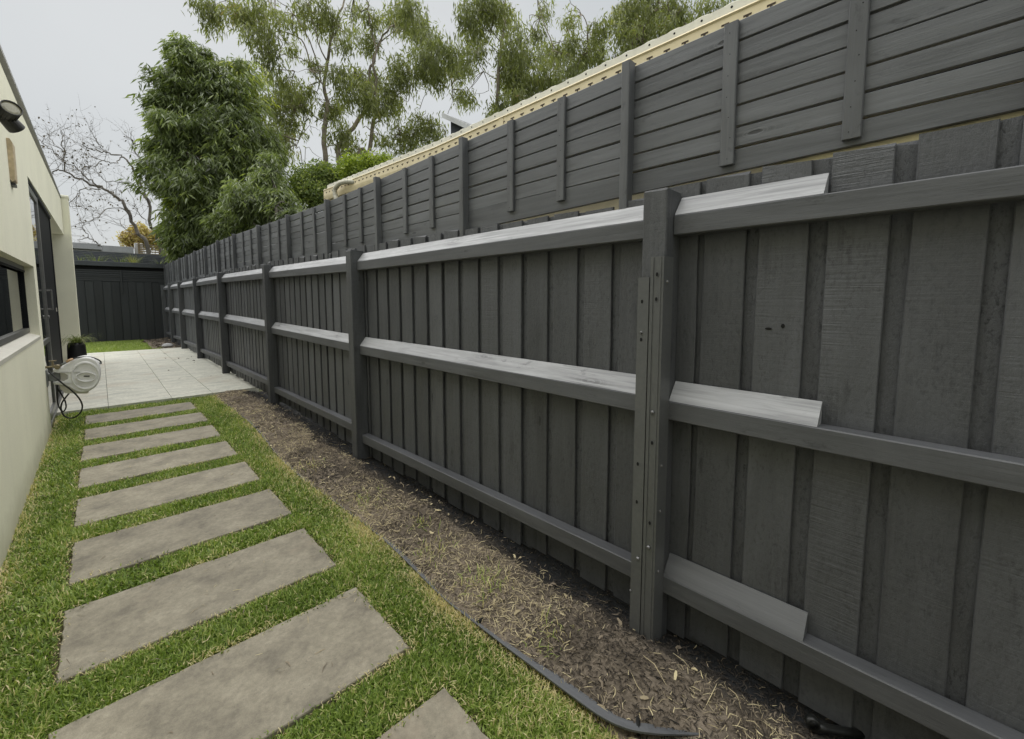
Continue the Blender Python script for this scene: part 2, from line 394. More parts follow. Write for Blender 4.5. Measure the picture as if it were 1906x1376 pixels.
def mat_soil(name, base, over=False):
    mt, nt, b = new_mat(name); g = N(nt); tc = g('ShaderNodeTexCoord'); P = tc.outputs['Object']
    n1 = g.noise(P, 6, 6, 0.65); n2 = g.noise(P, 70, 5, 0.7)
    lo = tuple(x * 0.55 for x in base); hi = tuple(min(1, x * 1.5) for x in base)
    c = g.ramp(n1, [(0.36, lo), (0.52, base), (0.68, hi)])
    c = g.mix(1.0, c, g.ramp(n2, [(0.25, 0.55), (0.7, 1.3)]), 'MULTIPLY')
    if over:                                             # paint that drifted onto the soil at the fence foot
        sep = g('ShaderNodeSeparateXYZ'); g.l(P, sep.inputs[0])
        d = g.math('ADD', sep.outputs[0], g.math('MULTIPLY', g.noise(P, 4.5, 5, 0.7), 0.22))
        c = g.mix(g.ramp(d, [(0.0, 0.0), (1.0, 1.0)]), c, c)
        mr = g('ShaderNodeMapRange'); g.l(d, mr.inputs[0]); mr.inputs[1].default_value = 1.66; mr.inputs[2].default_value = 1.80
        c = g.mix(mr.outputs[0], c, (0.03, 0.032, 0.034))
    g.l(c, b.inputs['Base Color']); b.inputs['Roughness'].default_value = 0.95; b.inputs['Specular IOR Level'].default_value = 0.2
    bp = g('ShaderNodeBump'); bp.inputs['Strength'].default_value = 0.8; bp.inputs['Distance'].default_value = 0.01
    g.l(n2, bp.inputs['Height']); g.l(bp.outputs['Normal'], b.inputs['Normal'])
    return mt
M['soil'] = mat_soil('lawn_thatch_soil', (0.11, 0.095, 0.05))
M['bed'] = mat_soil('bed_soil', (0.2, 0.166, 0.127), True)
M['land'] = mat_soil('far_ground', (0.09, 0.1, 0.05))

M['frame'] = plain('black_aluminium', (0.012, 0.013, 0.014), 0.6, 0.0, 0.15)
M['alu'] = plain('grey_aluminium', (0.2, 0.2, 0.19), 0.35, 0.6)
def mat_glass():
    mt, nt, b = new_mat('dark_window_glass')
    b.inputs['Base Color'].default_value = (0.008, 0.009, 0.01, 1); b.inputs['Roughness'].default_value = 0.015
    b.inputs['Specular IOR Level'].default_value = 0.6
    return mt
M['glass'] = mat_glass()
M['cream'] = plain('cream_sheet_steel', (0.85, 0.73, 0.46), 0.45, 0.0, 0.5, 12, 0.08)
M['creamwall'] = plain('cream_wall', (0.85, 0.76, 0.5), 0.7, 0.0, 0.3, 12, 0.06)
M['creamroof'] = plain('pale_roof_steel', (0.8, 0.78, 0.66), 0.45, 0.0, 0.5, 12, 0.08)
M['pipe'] = plain('pale_flexible_pipe', (0.55, 0.53, 0.42), 0.6)
M['white'] = plain('white_plastic', (0.84, 0.84, 0.82), 0.4, 0.0, 0.5, 20, 0.04)
M['whitegrey'] = plain('offwhite_plastic', (0.6, 0.58, 0.5), 0.5, 0.0, 0.5, 20, 0.06)
M['bracket'] = plain('grey_bracket_steel', (0.22, 0.23, 0.23), 0.45, 0.3)
M['rubber'] = plain('black_rubber', (0.014, 0.015, 0.014), 0.42, 0.0, 0.5)
M['brass'] = plain('dull_brass', (0.25, 0.21, 0.13), 0.45, 0.6)
M['tan'] = plain('tan_grip', (0.55, 0.36, 0.2), 0.5)
M['tanwall'] = plain('weathered_tan_fitting', (0.52, 0.42, 0.27), 0.6, 0, 0.4, 25, 0.2)
M['lampblack'] = plain('black_lamp_body', (0.02, 0.02, 0.018), 0.45)
M['lens'] = plain('cloudy_lamp_glass', (0.25, 0.24, 0.17), 0.15)
M['edging'] = wood('black_edging_plastic', (0.11, 0.115, 0.122), 1, saw=0.0, grain=0.6, knot=0.0, rough=0.5, bump=0.7, var=0.0)
M['pot'] = plain('black_pot', (0.008, 0.008, 0.009), 0.5)
M['roofgrey'] = plain('grey_corrugated_steel', (0.16, 0.17, 0.175), 0.5)
M['roofpale'] = plain('pale_grey_roof', (0.5, 0.51, 0.52), 0.6)
M['shed'] = plain('dark_blue_grey_steel', (0.062, 0.07, 0.078), 0.5, 0, 0.5, 6, 0.15)
M['whitepaint'] = plain('white_paint', (0.7, 0.7, 0.69), 0.5)
M['timber'] = wood('weathered_timber', (0.35, 0.28, 0.18), 0, saw=0.2, knot=0.4, rough=0.8)
M['stone'] = plain('white_stone', (0.5, 0.5, 0.5), 0.8, 0, 0.3, 8, 0.2)

M['grass'] = leafmat('grass_blade', [(0.0, (0.075, 0.12, 0.02)), (0.3, (0.19, 0.285, 0.047)), (0.6, (0.38, 0.475, 0.125)), (0.72, (0.54, 0.58, 0.22)), (0.78, (0.62, 0.53, 0.27)), (1.0, (0.85, 0.74, 0.45))], 0.4, 0.3, 0.4)
M['mulch'] = leafmat('mulch_shred', [(0.0, (0.025, 0.023, 0.021)), (0.35, (0.1, 0.083, 0.066)), (0.7, (0.31, 0.255, 0.19)), (0.85, (0.5, 0.42, 0.26)), (1.0, (0.78, 0.68, 0.42))], 0.8, 0.05, 0.2)
M['leaf_dark'] = leafmat('dark_glossy_leaf', [(0.0, (0.05, 0.065, 0.025)), (0.5, (0.2, 0.25, 0.1)), (0.8, (0.3, 0.36, 0.15)), (0.93, (0.38, 0.45, 0.09)), (1.0, (0.5, 0.53, 0.1))], 0.3, 0.35, 0.7)
M['leaf_euc'] = leafmat('gum_leaf', [(0.0, (0.09, 0.1, 0.045)), (0.5, (0.25, 0.275, 0.115)), (0.85, (0.38, 0.41, 0.16)), (1.0, (0.46, 0.34, 0.19))], 0.42, 0.38, 0.5)
M['leaf_shrub'] = leafmat('shrub_leaf', [(0.0, (0.07, 0.1, 0.035)), (0.5, (0.2, 0.26, 0.08)), (1.0, (0.4, 0.44, 0.14))], 0.45, 0.3)
M['leaf_lime'] = leafmat('lime_leaf', [(0.0, (0.14, 0.2, 0.03)), (1.0, (0.45, 0.52, 0.1))], 0.45, 0.35)
M['leaf_yel'] = leafmat('autumn_leaf', [(0.0, (0.22, 0.13, 0.08)), (0.5, (0.5, 0.4, 0.17)), (1.0, (0.72, 0.64, 0.3))], 0.6, 0.35)
M['leaf_dry'] = leafmat('few_dry_leaves', [(0.0, (0.05, 0.04, 0.03)), (1.0, (0.14, 0.1, 0.06))], 0.6, 0.2)
M['tuft'] = leafmat('tuft_grass', [(0.0, (0.09, 0.13, 0.035)), (0.6, (0.2, 0.24, 0.07)), (1.0, (0.42, 0.36, 0.2))], 0.5, 0.3)
M['bark_euc'] = plain('pale_gum_bark', (0.3, 0.255, 0.2), 0.8, 0, 0.3, 4, 0.4, 0.4)
M['bark_brown'] = plain('brown_bark', (0.14, 0.105, 0.075), 0.85, 0, 0.3, 12, 0.3, 0.5)
M['bark_grey'] = plain('grey_bare_bark', (0.2, 0.18, 0.155), 0.85, 0, 0.3, 12, 0.3, 0.5)

# ------------------------------------------------------------------ setting: ground
def sheet(name, x0, x1, y0, y1, z, mat, kind='structure', nx=1, ny=1, amp=0.0, sc=6.0, fn=None):
    xs = np.linspace(x0, x1, nx + 1); ys = np.linspace(y0, y1, ny + 1)
    X, Y = np.meshgrid(xs, ys); Z = np.full(X.shape, z, float)
    if fn is not None: Z = fn(X, Y)
    V = np.stack([X.ravel(), Y.ravel(), Z.ravel()], 1)
    i = np.arange(ny)[:, None] * (nx + 1) + np.arange(nx)[None, :]; i = i.ravel()
    Q = np.stack([i, i + 1, i + nx + 2, i + nx + 1], 1)
    o = link(name, np_mesh(name, V, Q, mat, smooth=True)); o['kind'] = kind
    return o
sheet('ground', -150, 150, -60, 200, -0.09, M['land'])

def fnoise(X, Y, seed=1, octs=4, base=3.0):
    r = np.random.default_rng(seed); Z = 0
    for k in range(octs):
        f = base * 2 ** k
        for _ in range(3):
            a, p = r.uniform(0, 6.283, 2)
            Z = Z + np.sin((X * math.cos(a) + Y * math.sin(a)) * f + p) / (2 ** k) / 3
    return Z
PATIO_Y0, PATIO_Y1, PATIO_Z = 8.0, 16.3, 0.04
EDGE_PTS = [(1.224, 7.95), (1.245, 6.6), (1.24, 5.6), (1.19, 4.9), (1.15, 4.3), (1.152, 3.75), (1.187, 3.19), (1.208, 2.54), (1.192, 2.1), (1.164, 1.69), (1.177, 1.45), (1.188, 1.25), (1.197, 1.07), (1.204, 0.9), (1.21, 0.77), (1.25, 0.668), (1.395, 0.531), (1.5, 0.43)]
def edge_x(y):
    ys = [p[1] for p in EDGE_PTS[:15]][::-1]; xs = [p[0] for p in EDGE_PTS[:15]][::-1]
    return np.interp(y, ys, xs)
def bed_z(X, Y):
    u = (X - edge_x(Y)) / 0.55
    z = 0.012 + 0.03 * np.clip(u * 3, 0, 1) * np.clip((1.05 - u) * 1.6, 0, 1) - 0.045 * np.clip((u - 0.72) * 3, 0, 1)
    return z + 0.015 * fnoise(X, Y, 3, 6, 7.0)
bed = sheet('garden_bed', 1.1, 2.0, -2.2, 8.0, 0, M['bed'], nx=70, ny=640, fn=lambda X, Y: np.where(X < edge_x(Y) - 0.02, -0.03, bed_z(X, Y)))
sheet('lawn', -0.6, 1.26, -2.2, 8.02, -0.012, M['soil'])
sheet('back_lawn', -1.2, 1.3, PATIO_Y1, 20.7, 0.0, M['soil'])
backbed = sheet('corner_bed', 1.05, 2.0, PATIO_Y1 + 0.02, 20.7, 0.0, M['bed'], nx=20, ny=60, fn=lambda X, Y: 0.02 + 0.03 * fnoise(X, Y, 5, 4, 5.0) + 0.02)

patio = bpy.data.objects.new('patio', None); col.objects.link(patio); patio['kind'] = 'structure'
xs = [-1.3, 0.0, 0.69, 1.19, 1.83]; ys = [PATIO_Y0, 10.78, 13.55, PATIO_Y1]
for i in range(4):
    for j in range(3):
        x0, x1, y0, y1 = xs[i] + 0.002, xs[i + 1] - 0.002, ys[j] + 0.0008, ys[j + 1] - 0.0008
        cx, cy = (x0 + x1) / 2, (y0 + y1) / 2
        MB().box(x0 - cx, x1 - cx, y0 - cy, y1 - cy, -0.12, 0, 0.002).build('tile', M['patio'], patio, (cx, cy, PATIO_Z + 0.0006 * ((i + j) % 2)))
MB().box(-1.31, 1.825, PATIO_Y0 + 0.01, PATIO_Y1 - 0.01, -0.13, 0.022).build('grout', M['dark'], patio)

# stepping slabs
ORD = ['first', 'second', 'third', 'fourth', 'fifth', 'sixth', 'seventh', 'eighth', 'ninth']
SLABS = []
for k in range(9):
    y1 = 1.284 + 0.7995 * k; y0 = y1 - 0.535; SLABS.append((-0.212, 0.876, y0, y1))
    n = 9 - k
    lab = 'grey stone stepping slab, %s in the row counted from the pale patio' % ORD[n - 1]
    if n == 9: lab = 'grey stone stepping slab cut off by the bottom edge of the photo'
    if n == 1: lab = 'grey stone stepping slab nearest the pale patio, beside the hanging hose'
    b = MB()
    r = np.random.default_rng(50 + k)
    hx, hy = 0.544, 0.2675; pr = []
    nseg = 14
    for s_, (ax, ay, bx, by) in enumerate([(-hx, -hy, hx, -hy), (hx, -hy, hx, hy), (hx, hy, -hx, hy), (-hx, hy, -hx, -hy)]):
        for t in np.linspace(0, 1, nseg, endpoint=False):
            j = 0.0022 * r.normal()
            pr.append((ax + (bx - ax) * t + (j if s_ % 2 else 0), ay + (by - ay) * t + (0 if s_ % 2 else j)))
    n_ = len(pr); V = [(x * 0.994, y * 0.99, 0.0) for x, y in pr] + [(x, y, -0.004) for x, y in pr] + [(x, y, -0.05) for x, y in pr]
    F = [tuple(range(n_))] + [(i, i + n_, (i + 1) % n_ + n_, (i + 1) % n_) for i in range(n_)] + [(i + n_, i + 2 * n_, (i + 1) % n_ + 2 * n_, (i + 1) % n_ + n_) for i in range(n_)]
    b.add(V, F); b.fix = True
    o = b.build('stepping_slab', M['slab'], None, (0.332 + r.normal() * 0.003, (y0 + y1) / 2, 0.008))
    o.rotation_euler = (0, 0, r.normal() * 0.004)
    tag(o, lab, 'paving slab', 'stone slabs set in the lawn')

# ------------------------------------------------------------------ house on the left
WX = -0.485
house = thing('house', 'cream rendered house wall with dark window and recessed dark doorway', 'house', (WX, 7.0, 0))
def hpart(name, mat, mb, smooth=False):
    o = mb.build(name, mat, house, smooth=smooth); o.matrix_parent_inverse = Matrix.Translation((-WX, -7.0, 0)); return o
def par_z(y): return np.interp(y, [-5, 6, 8.2, 13.9], [3.45, 3.47, 3.52, 3.72])
# wall faces built as blocks round the openings (window y -3..6.95, z 1.11..1.845; doorway y 7.1..10.3)
w = MB()
w.box(WX - 0.3, WX, -5, 7.12, -0.1, 1.075)
hpart('wall', M['render'], w)
w = MB(); w.prism([(-5, 1.845), (7.12, 1.845), (7.12, par_z(7.12)), (-5, par_z(-5))], 0, WX - 0.3, WX)
hpart('wall', M['render'], w)
w = MB().box(WX - 0.3, WX, 6.86, 7.12, 1.075, 1.845); hpart('pier', M['render'], w)
w = MB(); w.prism([(7.12, 2.84), (13.9, 2.93), (13.9, par_z(13.9)), (7.12, par_z(7.12))], 0, WX - 0.3, WX)
hpart('lintel', M['render'], w)
w = MB(); w.prism([(WX - 0.3, 1.075), (WX + 0.004, 1.075), (WX + 0.004, 1.105), (WX - 0.1, 1.15), (WX - 0.3, 1.15)], 1, -5, 6.86)
hpart('sill', M['whitegrey'], w)
w = MB(); w.prism([(-5.02, 0), (13.9, par_z(13.9) - par_z(-5)), (13.9, par_z(13.9) - par_z(-5) + 0.035), (-5.02, 0.035)], 0, WX - 0.32, WX + 0.012)
for v in w.v: v[:, 2] += par_z(-5) + 0.001
w.v[0][:, 2] = [par_z(y) + (0.036 if i % 4 > 1 else 0.001) for i, y in enumerate(w.v[0][:, 1])]
hpart('coping', M['alu'], w)
# blade wall at the end of the porch
w = MB().box(-2.2, -0.372, 13.92, 14.3, -0.05, 3.74); hpart('blade_wall', M['render'], w)
w = MB().box(-2.2, -0.36, 13.905, 14.315, 3.742, 3.80, 0.01); hpart('wall_cap', M['render'], w)
# window
win = hpart('window_frame', M['alu'], MB().box(WX - 0.12, WX - 0.07, -5, 6.857, 1.152, 1.195).box(WX - 0.12, WX - 0.07, -5, 6.857, 1.8, 1.843))
MB().box(WX - 0.118, WX - 0.072, 6.81, 6.857, 1.196, 1.799).box(WX - 0.118, WX - 0.072, 4.1, 4.14, 1.196, 1.799).box(WX - 0.071, WX - 0.066, -5, 6.857, 1.78, 1.8).build('sash', M['frame'], win)
p = MB().box(WX - 0.1, WX - 0.094, -5, 4.099, 1.1965, 1.7985).build('pane', M['glass'], win)
p = MB().box(WX - 0.1, WX - 0.094, 4.141, 6.809, 1.1965, 1.7985).build('pane', M['glass'], win)
# doorway: glazed leaf with grey stile and pull handle, dark panel behind
w = MB().box(-2.2, WX - 0.301, 7.0, 10.36, 2.865, 2.93); hpart('soffit', M['frame'], w)
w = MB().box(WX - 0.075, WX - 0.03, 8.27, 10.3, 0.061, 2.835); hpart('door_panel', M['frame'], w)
w = MB().box(-2.2, WX - 0.02, 10.302, 10.42, 0.041, 2.86); hpart('door_jamb', M['frame'], w)
door = hpart('glazed_door', M['alu'], MB().box(WX - 0.055, WX - 0.01, 8.16, 8.262, 0.065, 2.79, 0.004).box(WX - 0.055, WX - 0.012, 7.125, 8.158, 2.71, 2.79, 0.004).box(WX - 0.053, WX - 0.012, 7.125, 8.158, 0.95, 1.01, 0.004).box(WX - 0.055, WX - 0.012, 7.125, 8.158, 0.065, 0.15, 0.004))
MB().box(WX - 0.035, WX - 0.026, 7.125, 8.159, 0.151, 0.949).build('pane', M['glass'], door)
MB().box(WX - 0.035, WX - 0.026, 7.125, 8.159, 1.011, 2.709).build('pane', M['glass'], door)
MB().box(WX - 0.01, WX + 0.03, 8.2, 8.225, 1.36, 1.38, 0.003).box(WX - 0.01, WX + 0.03, 8.2, 8.225, 1.6, 1.62, 0.003).box(WX + 0.03, WX + 0.048, 8.195, 8.23, 1.3595, 1.6205, 0.004).build('handle', M['alu'], door)
MB().lathe([(0.0, 0), (0.02, 0), (0.02, 0.012), (0.0, 0.012)], (WX - 0.01, 8.21, 1.27), 0, 12).build('lock', M['alu'], door)
for o_ in house.children:
    pass
hpart('head_track', M['frame'], MB().box(WX - 0.1, WX - 0.006, 7.122, 10.3, 2.792, 2.838))
hpart('strike_plate', M['whitegrey'], MB().box(WX - 0.03, WX - 0.022, 10.1, 10.17, 1.3, 1.36))
hpart('threshold', M['alu'], MB().box(WX - 0.4, WX + 0.0, 7.122, 10.3, 0.03, 0.06))
# interior wall closing the recess
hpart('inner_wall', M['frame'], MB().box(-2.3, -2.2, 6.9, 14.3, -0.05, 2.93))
hpart('roof_slab', M['roofgrey'], MB().box(-4.0, WX - 0.301, -5, 13.9, 2.94, 3.05))

# flood light (lamp head and finned back, mounted on the render)
fl = at_x(19, 203, WX + 0.11)
lamp = thing('floodlight', 'round black finned spotlight high on the cream wall', 'wall light', (WX, fl[1], fl[2]))
lamp.scale = (0.66, 0.66, 0.66)
dirv = Vector((0.35, -0.8, 0.35)).normalized()            # lamp looks towards the garden path
rot = dirv.to_track_quat('Z', 'Y').to_matrix().to_4x4()
def lampart(name, mat, mb, off):
    o = mb.build(name, mat, lamp, smooth=False); o.matrix_local = Matrix.Translation(Vector(off)) @ rot; return o
b = MB().lathe([(0.0, -0.16), (0.055, -0.16), (0.075, -0.1), (0.085, 0.0), (0.085, 0.03), (0.078, 0.03), (0.078, 0.012), (0.0, 0.012)], seg=24)
for i in range(16):
    a = i * math.pi / 8; c_, s_ = math.cos(a), math.sin(a)
    b.add([(0.06 * c_ - 0.004 * s_, 0.06 * s_ + 0.004 * c_, -0.155), (0.06 * c_ + 0.004 * s_, 0.06 * s_ - 0.004 * c_, -0.155), (0.084 * c_ + 0.004 * s_, 0.084 * s_ - 0.004 * c_, -0.01), (0.084 * c_ - 0.004 * s_, 0.084 * s_ + 0.004 * c_, -0.01),
           (0.082 * c_, 0.082 * s_, -0.155)], [(0, 1, 2, 3), (0, 3, 4), (1, 4, 2)])
lampart('lamp_head', M['lampblack'], b, (0.17, 0, 0))
lampart('lens', M['lens'], MB().lathe([(0.0, 0.022), (0.05, 0.02), (0.077, 0.013)], seg=24), (0.17, 0, 0))
MB().box(0.0, 0.03, -0.06, 0.06, -0.06, 0.06, 0.008).tube([(0.03, 0, 0), (0.09, 0.02, -0.02), (0.15, 0.04, -0.02)], 0.016, 8).build('mount', M['lampblack'], lamp)
# second head below, seen from its back
b2 = MB().lathe([(0.0, -0.17), (0.055, -0.17), (0.07, -0.1), (0.078, 0.0), (0.078, 0.03), (0.0, 0.03)], seg=20)
o = b2.build('lamp_head', M['lampblack'], lamp); o.matrix_local = Matrix.Translation((0.17, 0.18, -0.13)) @ Vector((0.5, 0.6, -0.62)).normalized().to_track_quat('Z', 'Y').to_matrix().to_4x4()

tn0, tn1 = at_x(11, 275, WX), at_x(23, 322, WX)
vent = thing('wall_fitting', 'narrow weathered tan fitting on the cream wall above the doorway corner', 'wall light', (WX, (tn0[1] + tn1[1]) / 2, (tn0[2] + tn1[2]) / 2))
MB().prism([(0, -0.17), (0.01, -0.19), (0.03, -0.17), (0.033, 0.14), (0.02, 0.17), (0, 0.17)], 1, -0.075, 0.075).build('cover', M['tanwall'], vent)
MB().box(0.0, 0.026, -0.06, 0.06, -0.215, -0.192).build('base_trim', M['lampblack'], vent)

# ------------------------------------------------------------------ paling fence on the right
def zo(y): return float(np.interp(y, [4.5, 7, 10, 20], [0, 0.035, 0.06, 0.06]))
fence = thing('paling_fence', 'long charcoal painted timber paling fence with three rails and stout posts', 'fence', (1.7, 8, 0))
FINV = Matrix.Translation((-1.7, -8, 0))
def fpart(name, me, loc, rot=(0, 0, 0), scale=(1, 1, 1), parent=None):
    o = link(name, me, parent or fence, None, rot, scale)
    if parent is None: o.location = (loc[0] - 1.7, loc[1] - 8, loc[2])
    else: o.location = loc
    return o
POSTS = [-2.1, 0.89, 3.9, 6.75, 9.98, 12.98, 15.85, 18.3, 20.42]
def post_mesh(seed):
    r = np.random.default_rng(seed); b = MB(); b.box(-0.0, 0.122, -0.053, 0.053, -0.1, 1.945, 0.005)
    b.v[0][:, 2] += np.where(b.v[0][:, 2] > 1.5, r.normal(0, 0.003, len(b.v[0])), 0)
    return b.mesh('post', M['post'])
pm = [post_mesh(i) for i in range(3)]
for i, y in enumerate(POSTS):
    fpart('post', pm[i % 3], (1.665, y, zo(y)), (random.gauss(0, 0.002), random.gauss(0, 0.003), 0))
# rails and angled caps
def railmesh(L, capc=None):
    b = MB(); b.box(0, 0.068, 0, L, -0.08, 0, 0.004); return b.mesh('rail', M['rail'])
RX = 1.72
for i in range(len(POSTS) - 1):
    y0, y1 = POSTS[i] + 0.054, POSTS[i + 1] - 0.054; L = y1 - y0
    for k, (za, zb) in enumerate([(1.84, 1.842), (1.073, 1.068), (0.28, 0.222)]):
        if i == 0 and k == 2: za, zb = 0.31, 0.287
        za += zo(y0); zb += zo(y1)
        me = railmesh(L)
        sl_ = math.atan2(zb - za, L)
        fpart('rail', me, (RX + random.gauss(0, 0.0012), y0, za), (sl_, 0, 0))
        # caps: a triangular fillet on the rail, against the palings
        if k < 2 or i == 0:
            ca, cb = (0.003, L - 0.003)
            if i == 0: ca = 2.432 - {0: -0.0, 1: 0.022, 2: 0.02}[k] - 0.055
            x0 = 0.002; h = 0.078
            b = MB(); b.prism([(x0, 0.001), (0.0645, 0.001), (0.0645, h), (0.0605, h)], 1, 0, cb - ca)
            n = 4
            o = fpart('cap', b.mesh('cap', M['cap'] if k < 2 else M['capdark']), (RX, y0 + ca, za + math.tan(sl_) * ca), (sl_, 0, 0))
            if i in (0, 1):
                for t_ in (0.06, 0.3, 0.52, 0.78, 0.95):
                    u_ = random.uniform(0.3, 0.7); MB().lathe([(0.0, -0.0007), (0.004, -0.0007), (0.0046, 0.0005)], (0, 0, 0), 0, 8).build('nail', M['dark'], o, (0.003 + 0.0605 * u_, t_ * (cb - ca), 0.001 + h * u_)).rotation_euler = (0, 0.66, 0)
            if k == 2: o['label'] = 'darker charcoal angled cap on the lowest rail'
# palings: wide boards in front, narrower rough boards behind the gaps
def paling_mesh(wd, th, seed, mat, H_=1.965):
    r = np.random.default_rng(seed); b = MB()
    nz_ = 7; zs = np.linspace(0, H_, nz_)
    V = []; c = 0.0025
    for z in zs:
        a0 = -wd / 2 + r.normal(0, 0.0012); a1 = wd / 2 + r.normal(0, 0.0012)
        sag = r.normal(0, 0.0006)
        V += [(sag + c, a0, z), (sag, a0 + c, z), (sag, a1 - c, z), (sag + c, a1, z), (sag + th, a1, z), (sag + th, a0, z)]
    V = np.array(V); V[-6:, 2] += r.normal(0, 0.003, 6); V[:6, 2] += np.repeat(r.normal(0, 0.006, 2), 3)[[0, 0, 1, 1, 4, 4]]
    if seed % 3 == 1: V[-5, 2] -= 0.012; V[-6, 2] -= 0.016
    F = []
    for i in range(nz_ - 1):
        for j in range(6):
            k = (j + 1) % 6; F.append((i * 6 + j, i * 6 + k, (i + 1) * 6 + k, (i + 1) * 6 + j))
    F.append(tuple(range(6))); F.append(tuple((nz_ - 1) * 6 + j for j in range(6)))
    b.add(V, F); b.fix = True
    return b.mesh('paling', mat)
PAL = [paling_mesh(0.157 + 0.002 * (i % 3), 0.0145, 10 + i, M['pal']) for i in range(7)]
PBK = [paling_mesh(0.094, 0.0145, 40 + i, M['palback']) for i in range(4)]
def pal_top(y): return float(np.interp(y, [-1, 0, 0.8, 1.1, 2, 3.2, 5, 7, 10, 20], [1.985, 1.985, 1.975, 1.935, 1.962, 1.982, 2.0, 2.03, 2.05, 2.05]))
MEAS = [0.584, 0.382, 0.171, -0.039, -0.247, -0.455]       # near edges measured in the bay right of the big post
near = [0.7735] + MEAS[:0]
starts = [-0.039 - 0.2065 * k for k in range(10, 0, -1)] + [-0.039, 0.171, 0.382, 0.584, 0.768] 
starts += [0.975] + [1.187 + 0.2057 * k for k in range(0, 95)]
k = 0
for y in starts:
    if y > 20.35: break
    if abs(y - 0.768) < 1e-6: wdt = 0.098
    y_ = y * 0.9917
    top = pal_top(y_) + random.gauss(0, 0.006); bot = 0.005 + zo(y_) + random.gauss(0, 0.01)
    me = PAL[(k * 3 + k // 5) % 7]
    # boards lie with their near edge at y_
    fpart('paling', me, (1.7905 + random.gauss(0, 0.0012), y_ + 0.079, bot), (random.gauss(0, 0.0015), 0, random.gauss(0, 0.006)), (1, 1, (top - bot) / 1.965))
    top = pal_top(y_) + random.gauss(-0.004, 0.004)
    fpart('paling', PBK[k % 4], (1.8095, y_ - 0.0245, bot - 0.01), (0, 0, random.gauss(0, 0.006)), (1, 1, (top - bot + 0.01) / 1.965))
    k += 1

# repair channels on the big post
def channel(name, y0, y1, z0, z1, xf, flange):
    b = MB(); t = 0.003; d = 0.026
    if flange == 'hat':     # narrow C section: web with two returned sides
        b.prism([(xf, y0), (xf - d, y0), (xf - d, y1), (xf, y1), (xf, y1 - t), (xf - d + t, y1 - t), (xf - d + t, y0 + t), (xf, y0 + t)], 2, z0, z1)
    else:                   # lipped section folded round the post corner
        b.prism([(xf + 0.055, y0), (xf - d, y0), (xf - d, y1), (xf, y1), (xf, y1 - t), (xf - d + t, y1 - t), (xf - d + t, y0 + t), (xf + 0.055, y0 + t)], 2, z0, z1)
    return b
c1 = fpart('steel_channel', channel('c', 0.893, 0.9425, -0.02, 1.59, 1.664, 'hat').mesh('steel_channel', M['steel']), (0, 0, 0)); c1.location = (-1.7, -8, 0)
c2 = fpart('steel_channel', channel('c', 0.83, 0.888, -0.03, 1.672, 1.664, 'lip').mesh('steel_channel', M['steel']), (0, 0, 0)); c2.location = (-1.7, -8, 0)
c1['label'] = 'narrower and shorter painted steel channel on the thick near post'; c2['label'] = 'taller painted steel channel wrapping the corner of the thick near post'
ridge = MB()
for yy in (0.843, 0.876): ridge.box(1.6345, 1.6375, yy - 0.0025, yy + 0.0025, -0.02, 1.67)
ridge.build('fold', M['steel'], c2)
def screw(parent, x, y, z, r=0.007, axis='x'):
    b = MB().lathe([(0.0, -0.006), (r * 0.7, -0.0055), (r, -0.003), (r * 1.25, 0.0), (r * 1.25, 0.001)], (0, 0, 0), 0, 8)
    if axis == 'y':
        for v in b.v: v[:] = v[:, [1, 0, 2]]
    b.build('screw', M['screw'], parent, (x, y, z))
def slot(parent, x, y, z):
    MB().lathe([(0.0, -0.0006), (0.0052, -0.0006), (0.0052, 0.0005)], (0, 0, 0), 0, 10).build('slot', M['dark'], parent, (x, y, z), ).scale = (1, 1, 1.6)
for z in (0.42,): screw(c1, 1.637, 0.91, 0.365)
for z in (1.49, 1.33, 0.79, 0.62): slot(c1, 1.637, 0.922, z)
screw(c1, 1.637, 0.922, 1.36, 0.006); screw(c1, 1.64, 0.942, 0.2, 0.005)
for z in (1.03, 0.44): screw(c2, 1.634, 0.86, z)
for z in (1.6, 1.5, 0.9, 0.55): slot(c2, 1.6335, 0.857, z)
for z in (1.57, 1.0 - 0.2, 0.6, 0.33): screw(c2, 1.668, 0.829, z, 0.006, 'y')
# two knotholes in one paling of the near bay
for (px, py, sx, sz) in ((1430, 612, 0.011, 0.0045), (1457, 607, 0.006, 0.008)):
    p = at_x(px, py, 1.7895)
    b = MB().lathe([(0.0, -0.0007), (0.9, -0.0008), (1.0, -0.0006), (1.05, 0.002)], (0, 0, 0), 0, 14)
    for v in b.v: v[:, 1] *= sx; v[:, 2] *= sz
    fpart('knothole', b.mesh('knothole', M['dark'], True), (1.7895, p[1], p[2]))

